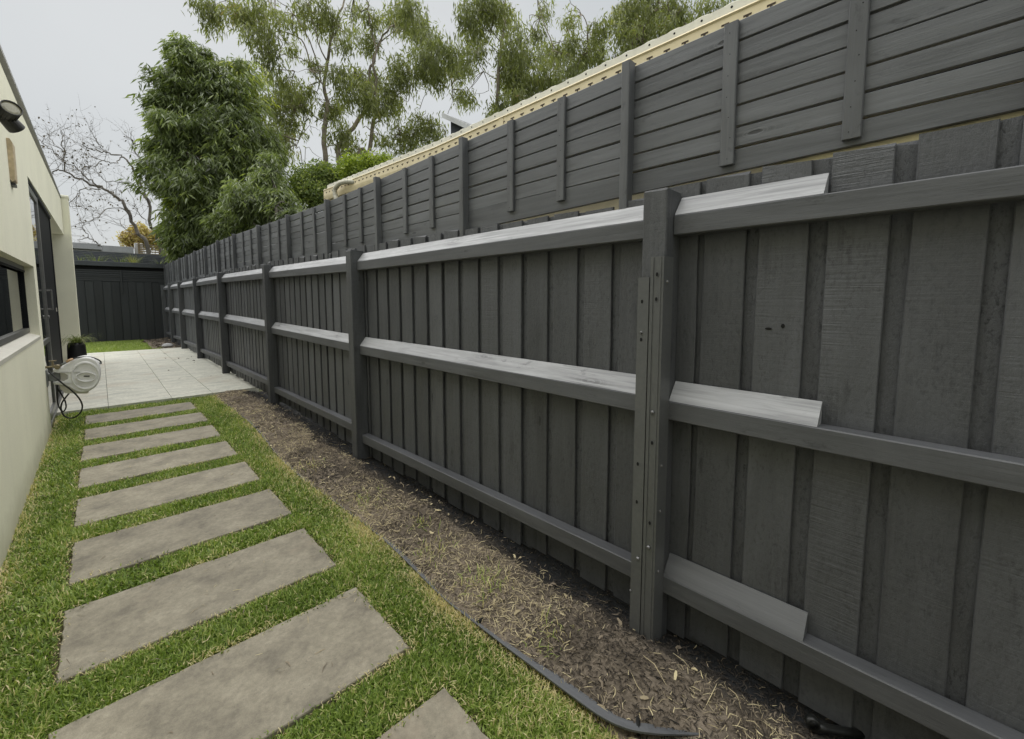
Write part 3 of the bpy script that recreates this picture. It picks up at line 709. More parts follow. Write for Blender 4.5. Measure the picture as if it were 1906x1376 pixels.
# ------------------------------------------------------------------ slatted screen above the fence
screen = thing('slat_screen', 'charcoal horizontal slat screen rising above the fence palings', 'privacy screen', (1.82, 8, 2.0))
def spart(name, me, x, y, z, rot=(0, 0, 0), scale=(1, 1, 1)):
    return link(name, me, screen, (x - 1.82, y - 8, z - 2.0), rot, scale)
SP = [-1.38, -0.125, 1.115, 2.35, 3.58, 4.72, 6.05, 7.45, 9.1, 10.55, 12.0, 13.45, 14.9, 16.35, 17.8, 19.25, 20.42]
def s_top(y): return float(np.interp(y, [0, 1.5, 3, 5, 7, 10, 14, 20], [2.572, 2.568, 2.553, 2.545, 2.6, 2.685, 2.71, 2.76]))
def s_bot(y): return float(np.interp(y, [0, 2, 5, 7, 10, 20], [2.012, 2.014, 2.02, 2.045, 2.08, 2.09]))
for i in range(len(SP) - 1):
    y0, y1 = SP[i] + 0.0015, SP[i + 1] - 0.0015; L = y1 - y0
    n = 7
    for j in range(n):
        pa = (s_top(y0) - s_bot(y0)) / n; pb = (s_top(y1) - s_bot(y1)) / n
        za = s_bot(y0) + j * pa; zb = s_bot(y1) + j * pb
        gap = (0.0085 if i < 4 else 0.0065) + random.uniform(-0.003, 0.002) - (0.003 if j in (0, 1) and i not in (1,) else 0)
        ja = random.gauss(0, 0.0012); jb = random.gauss(0, 0.0012)
        ea = eb = 0.0
        if j == 0: ea = float(np.interp(y0, [0, 1.0, 2.2], [0.0, 0.022, 0.055])); eb = float(np.interp(y1, [0, 1.0, 2.2], [0.0, 0.022, 0.055]))
        b = MB(); V = [(x, y, z) for y, z0, hgt in ((0, za + ja - ea, pa - gap + ea), (L, zb + jb - eb, pb - gap + eb)) for x, z in ((0.002, z0), (0, z0 + 0.002), (0, z0 + hgt - 0.002), (0.002, z0 + hgt), (0.018, z0 + hgt), (0.018, z0))]
        V = np.array(V); V[:, 2] -= za
        b.add(V, [tuple(range(6)), tuple(range(11, 5, -1))] + [(q, q + 6, (q + 1) % 6 + 6, (q + 1) % 6) for q in range(6)]); b.fix = True
        o = spart('slat', b.mesh('slat', M['slat']), 1.8305 + random.gauss(0, 0.001), y0, za)
    # post in front of the slats, its foot on the fence cap; two battens between
    ps = MB().box(0, 0.05, -0.021, 0.021, 0, 1, 0.003).mesh('screen_post', M['batten'])
    zt = s_top(SP[i]) + 0.004; zb_ = 1.9 + zo(SP[i]) + 0.0
    spart('screen_post', ps, 1.7795, SP[i], zb_, (0, 0, 0), (1, 1, zt - zb_))
    bm_ = MB().box(0, 0.019, -0.026, 0.026, 0, 1, 0.003).mesh('batten', M['batten'])
    for t in (0.33, 0.645):
        y = SP[i] + L * t
        z0, z1 = s_bot(y) + 0.012, s_top(y) - 0.012
        spart('batten', bm_, 1.8105, y, z0, (random.gauss(0, 0.006), 0, 0), (1, 1, z1 - z0))
for (ya, yb_) in ((-2.05, 0.55),):
    rb_ = MB().box(0, 0.02, ya, yb_, 0, 0.13, 0.002).mesh('backing_rail', M['creamwall'])
    spart('backing_rail', rb_, 1.853, 0, 1.93)
nailme = MB().lathe([(0.0, -0.0005), (0.0018, -0.0005), (0.002, 0.0004)], (0, 0, 0), 0, 8).mesh('nail', M['dark'])
for o_ in [c_ for c_ in screen.children if c_.name.startswith('batten')]:
    yb = o_.location.y + 8
    if -0.3 < yb < 3.3:
        for j in range(7):
            zz = s_bot(yb) + 0.035 + j * 0.0785 - (o_.location.z + 2.0)
            if 0.01 < zz < o_.scale.z - 0.01:
                n_ = link('nail', nailme, o_, (-0.0003, random.uniform(-0.012, 0.012), zz / o_.scale.z)); n_.scale = (1, 1, 1 / o_.scale.z)
ps = MB().box(0, 0.05, -0.021, 0.021, 0, 1, 0.003).mesh('screen_post', M['batten'])
spart('screen_post', ps, 1.7795, SP[-1], 1.97, (0, 0, 0), (1, 1, 0.79))

# ------------------------------------------------------------------ back fence
YB = 20.6
bf = thing('back_fence', 'near-black board fence closing the far end of the garden', 'fence', (0.6, YB, 0))
def bpart(name, me, x, y, z, rot=(0, 0, 0), scale=(1, 1, 1)):
    return link(name, me, bf, (x - 0.6, y - YB, z), rot, scale)
nb = 14; wd = 0.215
for i in range(nb):
    me = MB().box(-wd / 2, wd / 2, 0, 0.02, 0, 1, 0.006).mesh('board', M['backboard'])
    bpart('board', me, -1.1 + i * (wd + 0.004), YB + (0.0 if i % 2 else 0.012), 0.0, (0, 0, random.gauss(0, 0.01)), (1, 1, 2.12 + random.gauss(0, 0.004)))
for i in range(6):
    for (xa, xb) in ((-1.2, 0.585), (0.612, 1.8)):
        me = MB().box(xa, xb, 0, 0.018, 0, 0.058 + random.uniform(-0.004, 0.003), 0.004).mesh('slat', M['backslat'])
        bpart('slat', me, 0, YB - 0.004, 2.128 + i * 0.066)
bpart('post', MB().box(-0.024, 0.024, -0.04, -0.006, 1.72, 2.52, 0.004).mesh('post', M['backboard']), 0.6, YB, 0)
bpart('gap_shade_sheet', MB().box(-1.2, 1.88, 0.1, 0.12, 2.2, 2.66).mesh('gap_shade_sheet', M['dark']), 0, YB, 0)  # black sheet added as the shade in the gap under the capping
bpart('capping', MB().box(-1.2, 1.92, -0.05, 0.16, 2.64, 2.8, 0.008).mesh('capping', M['shed']), 0, YB, 0)

# planter roof and sheds behind it
sh = thing('shed', 'dark blue-grey flat shed roof behind the back fence', 'shed', (0.6, 23, 0))
def shp(name, mat, mb):
    o = mb.build(name, mat, sh); o.location = (-0.6, -23, 0); return o
shp('wall', M['shed'], MB().box(-2.5, 2.3, 21.4, 24.8, 0, 2.6))
b = MB(); b.prism([(21.0, 2.7), (25, 3.0), (25, 3.3), (24.9, 3.32), (21.0, 2.78)], 0, -2.6, 2.4)
shp('roof', M['shed'], b)
for i in range(6):
    z = 2.86 + i * 0.108; y = 21.2 + i * 0.65
    shp('roof_step', M['shed'], MB().box(-2.6, 2.35, y, y + 0.62, z - 0.06, z + 0.03, 0.006))
b2 = thing('flat_roof_building', 'pale grey low roof beyond the dark shed roof', 'building', (-0.5, 29, 0))
def b2p(name, mat, mb):
    o = mb.build(name, mat, b2); o.location = (0.5, -29, 0); return o
b2p('wall', M['whitepaint'], MB().box(-4, 1.0, 27.3, 31, 0, 3.7))
b2p('roof', M['roofpale'], MB().box(-4.2, 0.2, 27.0, 31, 3.72, 3.98, 0.01))
b2p('roof_end', M['roofpale'], MB().box(0.22, 1.3, 27.0, 30, 3.64, 3.93, 0.01))
b2p('vent', M['whitepaint'], MB().box(1.35, 1.65, 27.2, 27.5, 3.3, 4.15, 0.02))
sc2 = thing('timber_screen', 'weathered horizontal timber slat screen beyond the sheds', 'screen', (2.2, 27, 0))
for i in range(8):
    MB().box(-0.75, 0.85, -0.02, 0.02, 0, 0.055, 0.004).build('slat', M['timber'], sc2, (0, 0, 3.3 + i * 0.105))
for x in (-0.7, 0.05, 0.8): MB().box(-0.04, 0.04, 0.021, 0.08, 0, 4.15).build('post', M['timber'], sc2, (x, 0, 0))

# ------------------------------------------------------------------ neighbour: gutter, roof, wall right behind the screen
nbh = thing('neighbouring_garage', 'cream garage with long slotted gutter just behind the screen', 'building', (2.4, 1.5, 0))
def npart(name, mat, mb, smooth=False):
    o = mb.build(name, mat, nbh, smooth=smooth); o.location = (-2.4, -1.5, 0); return o
GX, GY0, GY1 = 2.15, -2.6, 5.72
def gz(y): return 0.0 + 0.09 * max(0.0, (y - 3.2) / 2.5)
npart('wall', M['creamwall'], MB().box(2.36, 2.5, -2.6, 5.55, -0.05, 2.7))
b = MB(); ysg = [GY0, 3.2, GY1]
prof = [(GX + 0.11, 2.79), (GX + 0.11, 2.665), (GX + 0.03, 2.66), (GX + 0.012, 2.672), (GX + 0.004, 2.70), (GX, 2.72), (GX, 2.782), (GX - 0.008, 2.79), (GX - 0.004, 2.797), (GX + 0.006, 2.79), (GX + 0.006, 2.70), (GX + 0.1, 2.68), (GX + 0.1, 2.79)]
V = []; n = len(prof)
for y in ysg: V += [(x, y, z + gz(y)) for x, z in prof]
F = [(i * n + j, i * n + (j + 1) % n, (i + 1) * n + (j + 1) % n, (i + 1) * n + j) for i in range(2) for j in range(n)]
F += [tuple(range(n - 1, -1, -1)), tuple(2 * n + j for j in range(n))]
b.add(V, F); b.fix = True
gut = npart('gutter', M['cream'], b)
npart('gap_shade_board', M['frame'], MB().box(2.263, 2.30, GY0, 5.56, 2.25, 2.70))  # added dark board; stands in for shade behind the slat gaps
# end cap of the gutter
MB().box(GX + 0.001, GX + 0.109, GY1, GY1 + 0.003, 2.75, 2.87).build('end_cap', M['cream'], gut)
M['slotbrown'] = plain('dark_slot_brown', (0.06, 0.042, 0.025), 0.8)  # dark brown plates mark the slots in the gutter front
slotme = MB().box(-0.0012, 0.0, -0.017, 0.017, -0.004, 0.004).box(-0.0012, 0.0, -0.005, 0.005, -0.012, -0.0041).mesh('overflow_slot', M['slotbrown'])
y = -0.3
while y < 5.65:
    link('overflow_slot', slotme, gut, (GX - 0.0002, y, 2.755 + gz(y))); y += 0.094
for y in (0.3, 2.35): MB().box(GX - 0.003, GX - 0.0003, y - 0.02, y + 0.02, 2.69, 2.786).build('joint_bracket', M['cream'], gut, (0, 0, 0))
# corrugated roof sheet
xsr = np.array([2.166, 2.2, 4.5, 7.5]); ny = 360
ysr = np.linspace(GY0, GY1 - 0.1, ny); V = []; 
for xx in xsr:
    for y in ysr:
        V.append((xx, y, 2.84 + gz(y) + (xx - 2.166) * 0.12 + 0.004 * math.cos(2 * math.pi * y / 0.135)))
Q = [(a * ny + i, a * ny + i + 1, (a + 1) * ny + i + 1, (a + 1) * ny + i) for a in range(3) for i in range(ny - 1)]
me = np_mesh('roof', np.array(V), np.array(Q), M['creamroof'], smooth=True)
rf = link('roof', me, nbh, (-2.4, -1.5, 0))
sm = rf.modifiers.new('thick', 'SOLIDIFY'); sm.thickness = 0.006
# pale roof edge trim with the dark ends of the corrugations
eb = MB(); EV = []
for y in (GY0, 3.2, GY1 - 0.1): EV += [(2.160, y, 2.797 + gz(y)), (2.164, y, 2.797 + gz(y)), (2.164, y, 2.842 + gz(y)), (2.160, y, 2.842 + gz(y))]
eb.add(EV, [(i * 4 + j, i * 4 + (j + 1) % 4, (i + 1) * 4 + (j + 1) % 4, (i + 1) * 4 + j) for i in range(2) for j in range(4)] + [(0, 1, 2, 3), (8, 9, 10, 11)]); eb.fix = True
npart('roof_edge', M['creamroof'], eb)
hm = MB().lathe([(0.0, -0.0008), (0.0055, -0.0008), (0.0055, 0.0005)], (0, 0, 0), 0, 8).mesh('corrugation_hole', M['dark'])
y = 0.4
while y < 5.5:
    link('corrugation_hole', hm, nbh, (2.1597 - 2.4, y - 1.5, 2.826 + gz(y))); y += 0.1355
pp = [at_x(px, py, xx) for px, py, xx in ((640, 410, 2.08), (632, 385, 2.08), (624, 366, 2.085), (623, 351, 2.09), (632, 341, 2.1), (646, 338, 2.12), (660, 339, 2.16), (668, 343, 2.2))]
pts = []
for i in range(len(pp) - 1):
    for t in np.linspace(0, 1, 8, endpoint=False): pts.append(pp[i] * (1 - t) + pp[i + 1] * t)
pts = np.array(pts); k5 = np.ones(7) / 7
ps_ = np.stack([np.convolve(np.pad(pts[:, i], 3, 'edge'), k5, 'valid') for i in range(3)], 1)
rad = 0.026 + 0.003 * np.cos(np.arange(len(ps_)) * 2.1)
o = MB().tube(ps_, rad, 10).build('flexible_pipe', M['pipe'], None, smooth=True)
tag(o, 'pale ribbed flexible pipe arching over the end of the cream gutter', 'pipe')

# two gabled roofs further off
def gable(name, label, a, b_, c, cat='house'):
    """a = upper left end of the bargeboard, b_ = its foot, c = far point of the roof"""
    a, b_, c = map(np.array, (a, b_, c)); t = thing(name, label, cat, (a[0], a[1], 0))
    L = -a.copy(); L[2] = 0
    d = c - b_; d[2] *= 0.2; d *= 2.5; up = np.array([0, 0, 0.06])
    def q(nm, mat, vs, fs):
        m_ = MB(); m_.add(vs, fs); m_.fix = True; o = m_.build(nm, mat, t, (-a[0], -a[1], 0)); return o
    q('roof', M['roofgrey'], [a, b_, b_ + d, a + d, a - up, b_ - up, b_ + d - up, a + d - up], [(0, 1, 2, 3), (4, 7, 6, 5), (0, 4, 5, 1), (1, 5, 6, 2), (2, 6, 7, 3), (3, 7, 4, 0)])
    e = d / np.linalg.norm(d) * -0.04; dn = np.array([0, 0, -0.16])
    q('bargeboard', M['whitepaint'], [a + e + up * .3, b_ + e + up * .3, b_ + e + dn, a + e + dn, a + e * .1 + up * .3, b_ + e * .1 + up * .3, b_ + e * .1 + dn, a + e * .1 + dn], [(0, 1, 2, 3), (4, 7, 6, 5), (0, 4, 5, 1), (1, 5, 6, 2), (2, 6, 7, 3), (3, 7, 4, 0)])
    # wall under the roof
    lo = np.array([1, 1, 0.0]); i_ = (b_ - a) * 0.12 + d * 0.1
    w0, w1 = a + i_ - 2 * up, b_ - (b_ - a) * 0.05 + d * 0.1 - 2 * up
    q('wall', M['shed'], [w0 * lo, w1 * lo, (w1 + d * .8) * lo, (w0 + d * .8) * lo, w0, w1, w1 + d * .8, w0 + d * .8], [(0, 1, 2, 3), (4, 7, 6, 5), (0, 4, 5, 1), (1, 5, 6, 2), (2, 6, 7, 3), (3, 7, 4, 0)])
    return t
gable('gabled_house', 'grey gabled roof with white bargeboard just above the bright green shrub', at_d(686, 281, 15), at_d(724, 306, 15), at_d(758, 292, 15.6))
gable('gabled_house', 'grey gabled roof peeking out higher, right of the small round gum tree', at_d(824, 211, 16), at_d(874, 234, 16), at_d(905, 224, 16.8))

# ------------------------------------------------------------------ grass, mulch
def blades(P, L, wd, tint, lean=0.5, rng=RNG, updir=None, curl=0.6):
    """bent blades: 5 verts, quad + tri written as two quads (last degenerate avoided by narrow tip)"""
    n = len(P); a = rng.uniform(0, 2 * math.pi, n); ln = np.abs(rng.normal(0, 1, n)) * lean + 0.12
    h = np.stack([np.cos(a), np.sin(a), np.zeros(n)], 1); s = np.stack([-np.sin(a), np.cos(a), np.zeros(n)], 1)
    d1 = h * np.sin(ln)[:, None] + np.array([0, 0, 1.0]) * np.cos(ln)[:, None]
    l2 = ln + curl * rng.uniform(0.2, 1.4, n)
    d2 = h * np.sin(l2)[:, None] + np.array([0, 0, 1.0]) * np.cos(l2)[:, None]
    L = L[:, None]; w_ = wd[:, None] * s
    m1 = P + d1 * L * 0.5; tp = m1 + d2 * L * 0.5
    V = np.stack([P - w_ * .4, P + w_ * .4, m1 + w_ * .5, m1 - w_ * .5, tp + w_ * .08, tp - w_ * .08], 1).reshape(-1, 3)
    b0 = np.arange(n)[:, None] * 6
    Q = np.concatenate([b0 + np.array([0, 1, 2, 3]), b0 + np.array([3, 2, 4, 5])], 0)
    return V, Q, np.repeat(tint, 6)
def in_slab(x, y, g=0.0):
    r = np.zeros(len(x), bool)
    for (x0, x1, y0, y1) in SLABS: r |= (x > x0 - g) & (x < x1 + g) & (y > y0 - g) & (y < y1 + g)
    return r
def d_slab(x, y):
    d = np.full(len(x), 9.0)
    for (x0, x1, y0, y1) in SLABS:
        dx = np.maximum(np.maximum(x0 - x, x - x1), 0); dy = np.maximum(np.maximum(y0 - y, y - y1), 0)
        d = np.minimum(d, np.hypot(dx, dy))
    return d
def lawn_pts(n, y0, y1):
    x = RNG.uniform(-0.483, 1.25, n); y = RNG.uniform(y0, y1, n)
    ok = (~in_slab(x, y, -0.02 - 0.02 * fnoise(x, y, 14, 4, 16.0))) & (x < edge_x(y) + 0.0 - 0.025 * RNG.random(n)) & (y < PATIO_Y0 - 0.0)
    ds = d_slab(x, y); thin = RNG.random(n) < np.clip(0.15 + ds / 0.035, 0, 1)
    bare = fnoise(x, y, 11, 4, 5.0)
    ok &= thin & (RNG.random(n) < np.clip(1.15 + bare * 0.55, 0.35, 1))
    return x[ok], y[ok]
GV, GQ, GT = [], [], []; gn = 0
for (n, y0, y1, L0, w0) in ((190000, 0.45, 2.4, 0.031, 0.005), (115000, 2.4, 4.8, 0.032, 0.0058), (80000, 4.8, 8.05, 0.034, 0.0072)):
    x, y = lawn_pts(n, y0, y1)
    ds = np.minimum(d_slab(x, y), 0.3); de = edge_x(y) - x; dw = x + 0.485
    patch = fnoise(x, y, 21, 4, 4.0); f2 = fnoise(x, y, 33, 4, 14.0)
    straw = 0.03 + 0.1 * np.clip(patch - 0.3, 0, 1) + 0.6 * np.exp(-ds / 0.016) * (1 + fnoise(x, y, 41, 3, 9.0)) + 0.95 * np.exp(-np.maximum(de, 0) / 0.06) * (1 + 0.6 * fnoise(x, y, 43, 3, 6.0)) + 0.55 * np.exp(-dw / 0.05)
    straw = np.clip(straw * (1 + 0.5 * f2), 0, 0.85)
    isst = RNG.random(len(x)) < straw
    t = np.clip(0.38 + 0.17 * RNG.normal(size=len(x)) + 0.1 * patch + 0.06 * f2, 0.02, 0.72); t = np.where(isst, RNG.uniform(0.74, 1.0, len(x)), t)
    L = L0 * RNG.uniform(0.55, 1.35, len(x)) * np.clip(0.6 + ds / 0.1, 0.6, 1.1) * (1 + 0.2 * f2); L = np.where(isst, L * 0.8, L)
    z = np.where(isst, RNG.uniform(-0.006, 0.012, len(x)), np.where(in_slab(x, y), 0.004, -0.01))
    P = np.stack([x, y, z], 1); wd_ = w0 * RNG.uniform(0.7, 1.3, len(x))
    wd_ = np.where(isst, wd_ * 0.6, wd_)
    V, Q, T = blades(P, L, wd_, t, np.where(isst, 1.2, 0.95))
    GV.append(V); GQ.append(Q + gn); GT.append(T); gn += len(V)
for (wx, wy, wr, n) in ((1.33, 1.62, 0.07, 170), (1.3, 2.05, 0.06, 90), (1.28, 2.9, 0.09, 120), (1.42, 2.35, 0.04, 50), (1.32, 1.15, 0.05, 60), (1.25, 3.9, 0.07, 70)):
    x = wx + wr * RNG.normal(size=n); y = wy + wr * RNG.normal(size=n); ok = x > edge_x(y) + 0.01; x, y = x[ok], y[ok]; n = len(x)
    V, Q, T = blades(np.stack([x, y, bed_z(x, y)], 1), RNG.uniform(0.02, 0.06, n), np.full(n, 0.004), np.where(RNG.random(n) < 0.45, RNG.uniform(0.72, 1, n), RNG.uniform(0.45, 0.72, n)), 1.0)
    GV.append(V); GQ.append(Q + gn); GT.append(T); gn += len(V)
o = link('grass', np_mesh('grass', np.concatenate(GV), np.concatenate(GQ), M['grass'], np.concatenate(GT)))
tag(o, 'short green lawn grass growing round the stone slabs', 'grass', kind='stuff')
n = 26000; x = RNG.uniform(-1.1, 1.35, n); y = PATIO_Y1 + 0.02 + RNG.random(n) * 4.25
ok = x < 1.25 - 0.25 * (y - PATIO_Y1) / 4 + 0.12 * fnoise(x, y, 8, 3, 4.0); x, y = x[ok], y[ok]
V, Q, T = blades(np.stack([x, y, np.zeros(len(x))], 1), 0.05 * RNG.uniform(0.6, 1.3, len(x)), np.full(len(x), 0.012), np.clip(0.5 + 0.12 * RNG.normal(size=len(x)), 0, 0.73), 0.5)
o = link('far_grass', np_mesh('far_grass', V, Q, M['grass'], T)); tag(o, 'bright green grass strip in front of the back fence', 'grass', kind='stuff')

def shreds(P, L, wd, tint, flat=0.35, rng=RNG):
    """bent straw and bark shreds lying on soil, 3 cross-sections"""
    n = len(P); a = rng.uniform(0, 2 * math.pi, n); e = rng.normal(0, flat, n)
    d = np.stack([np.cos(a) * np.cos(e), np.sin(a) * np.cos(e), np.sin(e)], 1)
    s = np.cross(d, np.array([0, 0, 1.0]) + rng.normal(0, 0.35, (n, 3))); s /= np.linalg.norm(s, axis=1)[:, None] + 1e-9
    L = L[:, None]; w_ = wd[:, None] * s * 0.5; bow = s * L * rng.normal(0, 0.12, n)[:, None] + np.array([0, 0, 1.0]) * L * np.abs(rng.normal(0, 0.08, n))[:, None]
    p0 = P - d * L * .5; p1 = P + bow; p2 = P + d * L * .5
    V = np.stack([p0 - w_ * .6, p0 + w_ * .6, p1 + w_, p1 - w_, p2 + w_ * .5, p2 - w_ * .5], 1).reshape(-1, 3)
    b0 = np.arange(n)[:, None] * 6
    return V, np.concatenate([b0 + np.array([0, 1, 2, 3]), b0 + np.array([3, 2, 4, 5])], 0), np.repeat(tint, 6)
SV, SQ, ST = [], [], []; sn = 0
def add_shreds(x, y, z, L, wd, t, flat=0.35):
    global sn
    V, Q, T = shreds(np.stack([x, y, z], 1), L, wd, t, flat); SV.append(V); SQ.append(Q + sn); ST.append(T); sn += len(V)
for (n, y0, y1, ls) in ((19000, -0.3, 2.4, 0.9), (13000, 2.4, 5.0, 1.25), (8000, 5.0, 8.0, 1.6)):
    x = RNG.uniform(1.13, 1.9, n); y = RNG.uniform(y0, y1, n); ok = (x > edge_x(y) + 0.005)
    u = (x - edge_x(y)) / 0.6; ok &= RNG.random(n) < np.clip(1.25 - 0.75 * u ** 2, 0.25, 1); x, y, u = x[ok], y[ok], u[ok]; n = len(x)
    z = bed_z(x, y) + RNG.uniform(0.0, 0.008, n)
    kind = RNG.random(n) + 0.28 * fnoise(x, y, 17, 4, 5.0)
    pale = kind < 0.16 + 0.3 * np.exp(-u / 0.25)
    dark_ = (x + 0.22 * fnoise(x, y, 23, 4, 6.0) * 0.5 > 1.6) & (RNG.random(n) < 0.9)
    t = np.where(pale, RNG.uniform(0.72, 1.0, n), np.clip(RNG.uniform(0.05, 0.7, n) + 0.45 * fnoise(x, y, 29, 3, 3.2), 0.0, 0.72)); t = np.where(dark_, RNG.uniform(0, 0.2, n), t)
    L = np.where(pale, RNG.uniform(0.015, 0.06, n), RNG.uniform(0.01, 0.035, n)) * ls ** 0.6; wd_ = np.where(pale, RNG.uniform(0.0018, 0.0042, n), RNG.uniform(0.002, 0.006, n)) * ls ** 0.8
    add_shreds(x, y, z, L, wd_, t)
# a few longer stalks, and dry leaves
n = 70; x = RNG.uniform(1.2, 1.7, n); y = RNG.uniform(0.3, 5.5, n); add_shreds(x, y, bed_z(x, y) + 0.012, RNG.uniform(0.06, 0.16, n), RNG.uniform(0.0018, 0.0032, n), RNG.uniform(0.75, 1, n), 0.25)
n = 260; x = RNG.uniform(1.15, 1.75, n); y = RNG.uniform(0.3, 7.5, n); add_shreds(x, y, bed_z(x, y) + 0.01, RNG.uniform(0.02, 0.045, n), RNG.uniform(0.008, 0.016, n), RNG.uniform(0.5, 0.97, n), 0.3)
o = link('mulch', np_mesh('mulch', np.concatenate(SV), np.concatenate(SQ), M['mulch'], np.concatenate(ST)))
tag(o, 'dry straw and bark shreds covering the bed along the fence', 'mulch', kind='stuff')
# litter on slabs, lawn edge and patio
SV, SQ, ST = [], [], []; sn = 0
n = 420; x = RNG.uniform(-0.48, 1.15, n); y = RNG.uniform(0.5, 7.6, n); add_shreds(x, y, np.where(in_slab(x, y), 0.0105, 0.02), RNG.uniform(0.012, 0.05, n), RNG.uniform(0.0015, 0.004, n), RNG.uniform(0.5, 1, n), 0.06)
n = 16; x = RNG.uniform(0.9, 1.7, n); y = RNG.uniform(8.2, 15, n); add_shreds(x, y, np.full(n, PATIO_Z + 0.006), RNG.uniform(0.05, 0.12, n), RNG.uniform(0.012, 0.03, n), RNG.uniform(0.1, 0.5, n), 0.05)
n = 900; x = RNG.uniform(1.1, 1.85, n); y = RNG.uniform(16.4, 20.4, n); add_shreds(x, y, 0.045 + 0.03 * fnoise(x, y, 5, 4, 5.0), RNG.uniform(0.05, 0.12, n), RNG.uniform(0.01, 0.03, n), RNG.uniform(0.1, 0.75, n), 0.3)
o = link('leaf_litter', np_mesh('leaf_litter', np.concatenate(SV), np.concatenate(SQ), M['mulch'], np.concatenate(ST)))
tag(o, 'scattered dry leaves and clippings on slabs, patio and far corner', 'leaf litter', kind='stuff')

# lawn edging strip
eg = thing('lawn_edging', 'wavy black plastic edging strip between the lawn and the fence bed', 'edging', (1.19, 2, 0))
P0 = np.array(EDGE_PTS); tt = np.linspace(0, len(P0) - 1, 170)
ex = np.interp(tt, range(len(P0)), P0[:, 0]); ey = np.interp(tt, range(len(P0)), P0[:, 1])
kk = np.ones(9) / 9; ex = np.convolve(np.pad(ex, 4, 'edge'), kk, 'valid'); ey = np.convolve(np.pad(ey, 4, 'edge'), kk, 'valid')
tx, ty = np.gradient(ex), np.gradient(ey); ll = np.hypot(tx, ty); nx_, ny_ = -ty / ll, tx / ll
lift = np.interp(np.arange(170), [0, 20, 60, 75, 110, 135, 150, 169], [-0.012, 0.001, -0.015, -0.002, 0.001, 0.014, 0.02, 0.004])
wf = np.interp(np.arange(170), [0, 90, 120, 150, 169], [0.7, 0.9, 1.25, 1.4, 0.35])
top_ = [(-0.026 + 0.0052 * i, 0.0 + 0.0029 * i + (0.0018 if i % 2 else -0.0018)) for i in range(11)]
prof = [(-0.024, -0.03)] + top_ + [(0.0275, 0.0265), (0.0275, 0.021), (0.012, 0.012), (-0.006, -0.002), (-0.012, -0.03)]
V = []
for i in range(170):
    for (a, h) in prof: V.append((ex[i] + nx_[i] * a * wf[i] * -1, ey[i] + ny_[i] * a * wf[i] * -1, h * wf[i] + lift[i] - 0.001))
n = len(prof); F = [(i * n + j, i * n + (j + 1) % n, (i + 1) * n + (j + 1) % n, (i + 1) * n + j) for i in range(169) for j in range(n)] + [tuple(range(n)), tuple(169 * n + j for j in range(n))]
b = MB(); b.add(np.array(V) - np.array([1.19, 2, 0]), F); b.fix = True
b.build('strip', M['edging'], eg)
for (px, py) in ((893, 1150), (1192, 1362), (482, 795)):
    p = at_z(px, py, 0.03); i = int(np.argmin(np.hypot(ex - p[0], ey - p[1])))
    a = math.atan2(ty[i], tx[i])
    o = MB().box(-0.006, 0.006, -0.022, 0.022, -0.03, 0.028, 0.004).build('joiner', M['rubber'], eg, (ex[i] - 1.19, ey[i] - 2, lift[i] + 0.002)); o.rotation_euler = (0, 0, a)
# short black pipe with its open end by the fence foot
p = at_z(1512, 1345, 0.045)
pf = thing('pipe_end', 'short black irrigation pipe with open collar at the foot of the fence', 'pipe', tuple(p))
b = MB().lathe([(0.015, -0.014), (0.0205, -0.014), (0.022, 0.0), (0.0205, 0.014), (0.015, 0.014), (0.015, -0.014)], (0, 0, 0), 0, 18); b.build('collar', M['rubber'], pf, smooth=True).rotation_euler = (0, 0.1, 0.5)
MB().tube([(0.0, -0.005, -0.012), (0.03, -0.03, -0.02), (0.07, -0.07, -0.03), (0.13, -0.12, -0.045)], [0.013, 0.014, 0.014, 0.013], 10).build('tube', M['rubber'], pf, smooth=True)

# ------------------------------------------------------------------ hose reel on the house corner
YR = 7.05
def R_(zx, zy, y=YR): return at_y(60 + zx / 8.6, 640 + zy / 8.6, y)
reel = thing('hose_reel', 'white teardrop hose reel on a grey bracket at the house corner', 'hose reel', (WX, YR, 0.6))
def rpart(name, mat, mb, parent=None, smooth=False):
    o = mb.build(name, mat, parent or reel, smooth=smooth)
    o.location = (-WX, -YR, -0.6) if parent is None else (0, 0, 0); return o
out = [(330, 460), (330, 405), (470, 385), (560, 320), (650, 262), (760, 222), (860, 205), (960, 222), (1040, 270), (1085, 340), (1105, 440), (1098, 540), (1065, 630), (1010, 700), (930, 755), (820, 785), (720, 775), (640, 730), (560, 680), (440, 660), (330, 655), (330, 600), (560, 600), (560, 470)]
def smooth_poly(poly, it=2):
    p = np.array(poly, float)
    for _ in range(it):
        q = np.roll(p, -1, 0); p = np.stack([p * .75 + q * .25, p * .25 + q * .75], 1).reshape(-1, 2)
    return p
op = smooth_poly(out, 1); ctr = np.array([830, 520.])
def ring(pxl, y): return [tuple(R_(a, b_, YR) + np.array([0, y, 0])) for a, b_ in pxl]
n = len(op); b = MB()
layers = [(1.0, 0.2), (1.0, 0.015), (0.985, 0.0), (0.93, -0.012)]
V = []
for s_, yy in layers: V += ring(ctr + (op - ctr) * s_, yy)
F = [(i * n + j, i * n + (j + 1) % n, (i + 1) * n + (j + 1) % n, (i + 1) * n + j) for i in range(len(layers) - 1) for j in range(n)] + [tuple(range(n - 1, -1, -1)), tuple((len(layers) - 1) * n + j for j in range(n))]
b.add(V, F); b.fix = True
body = rpart('body', M['white'], b)
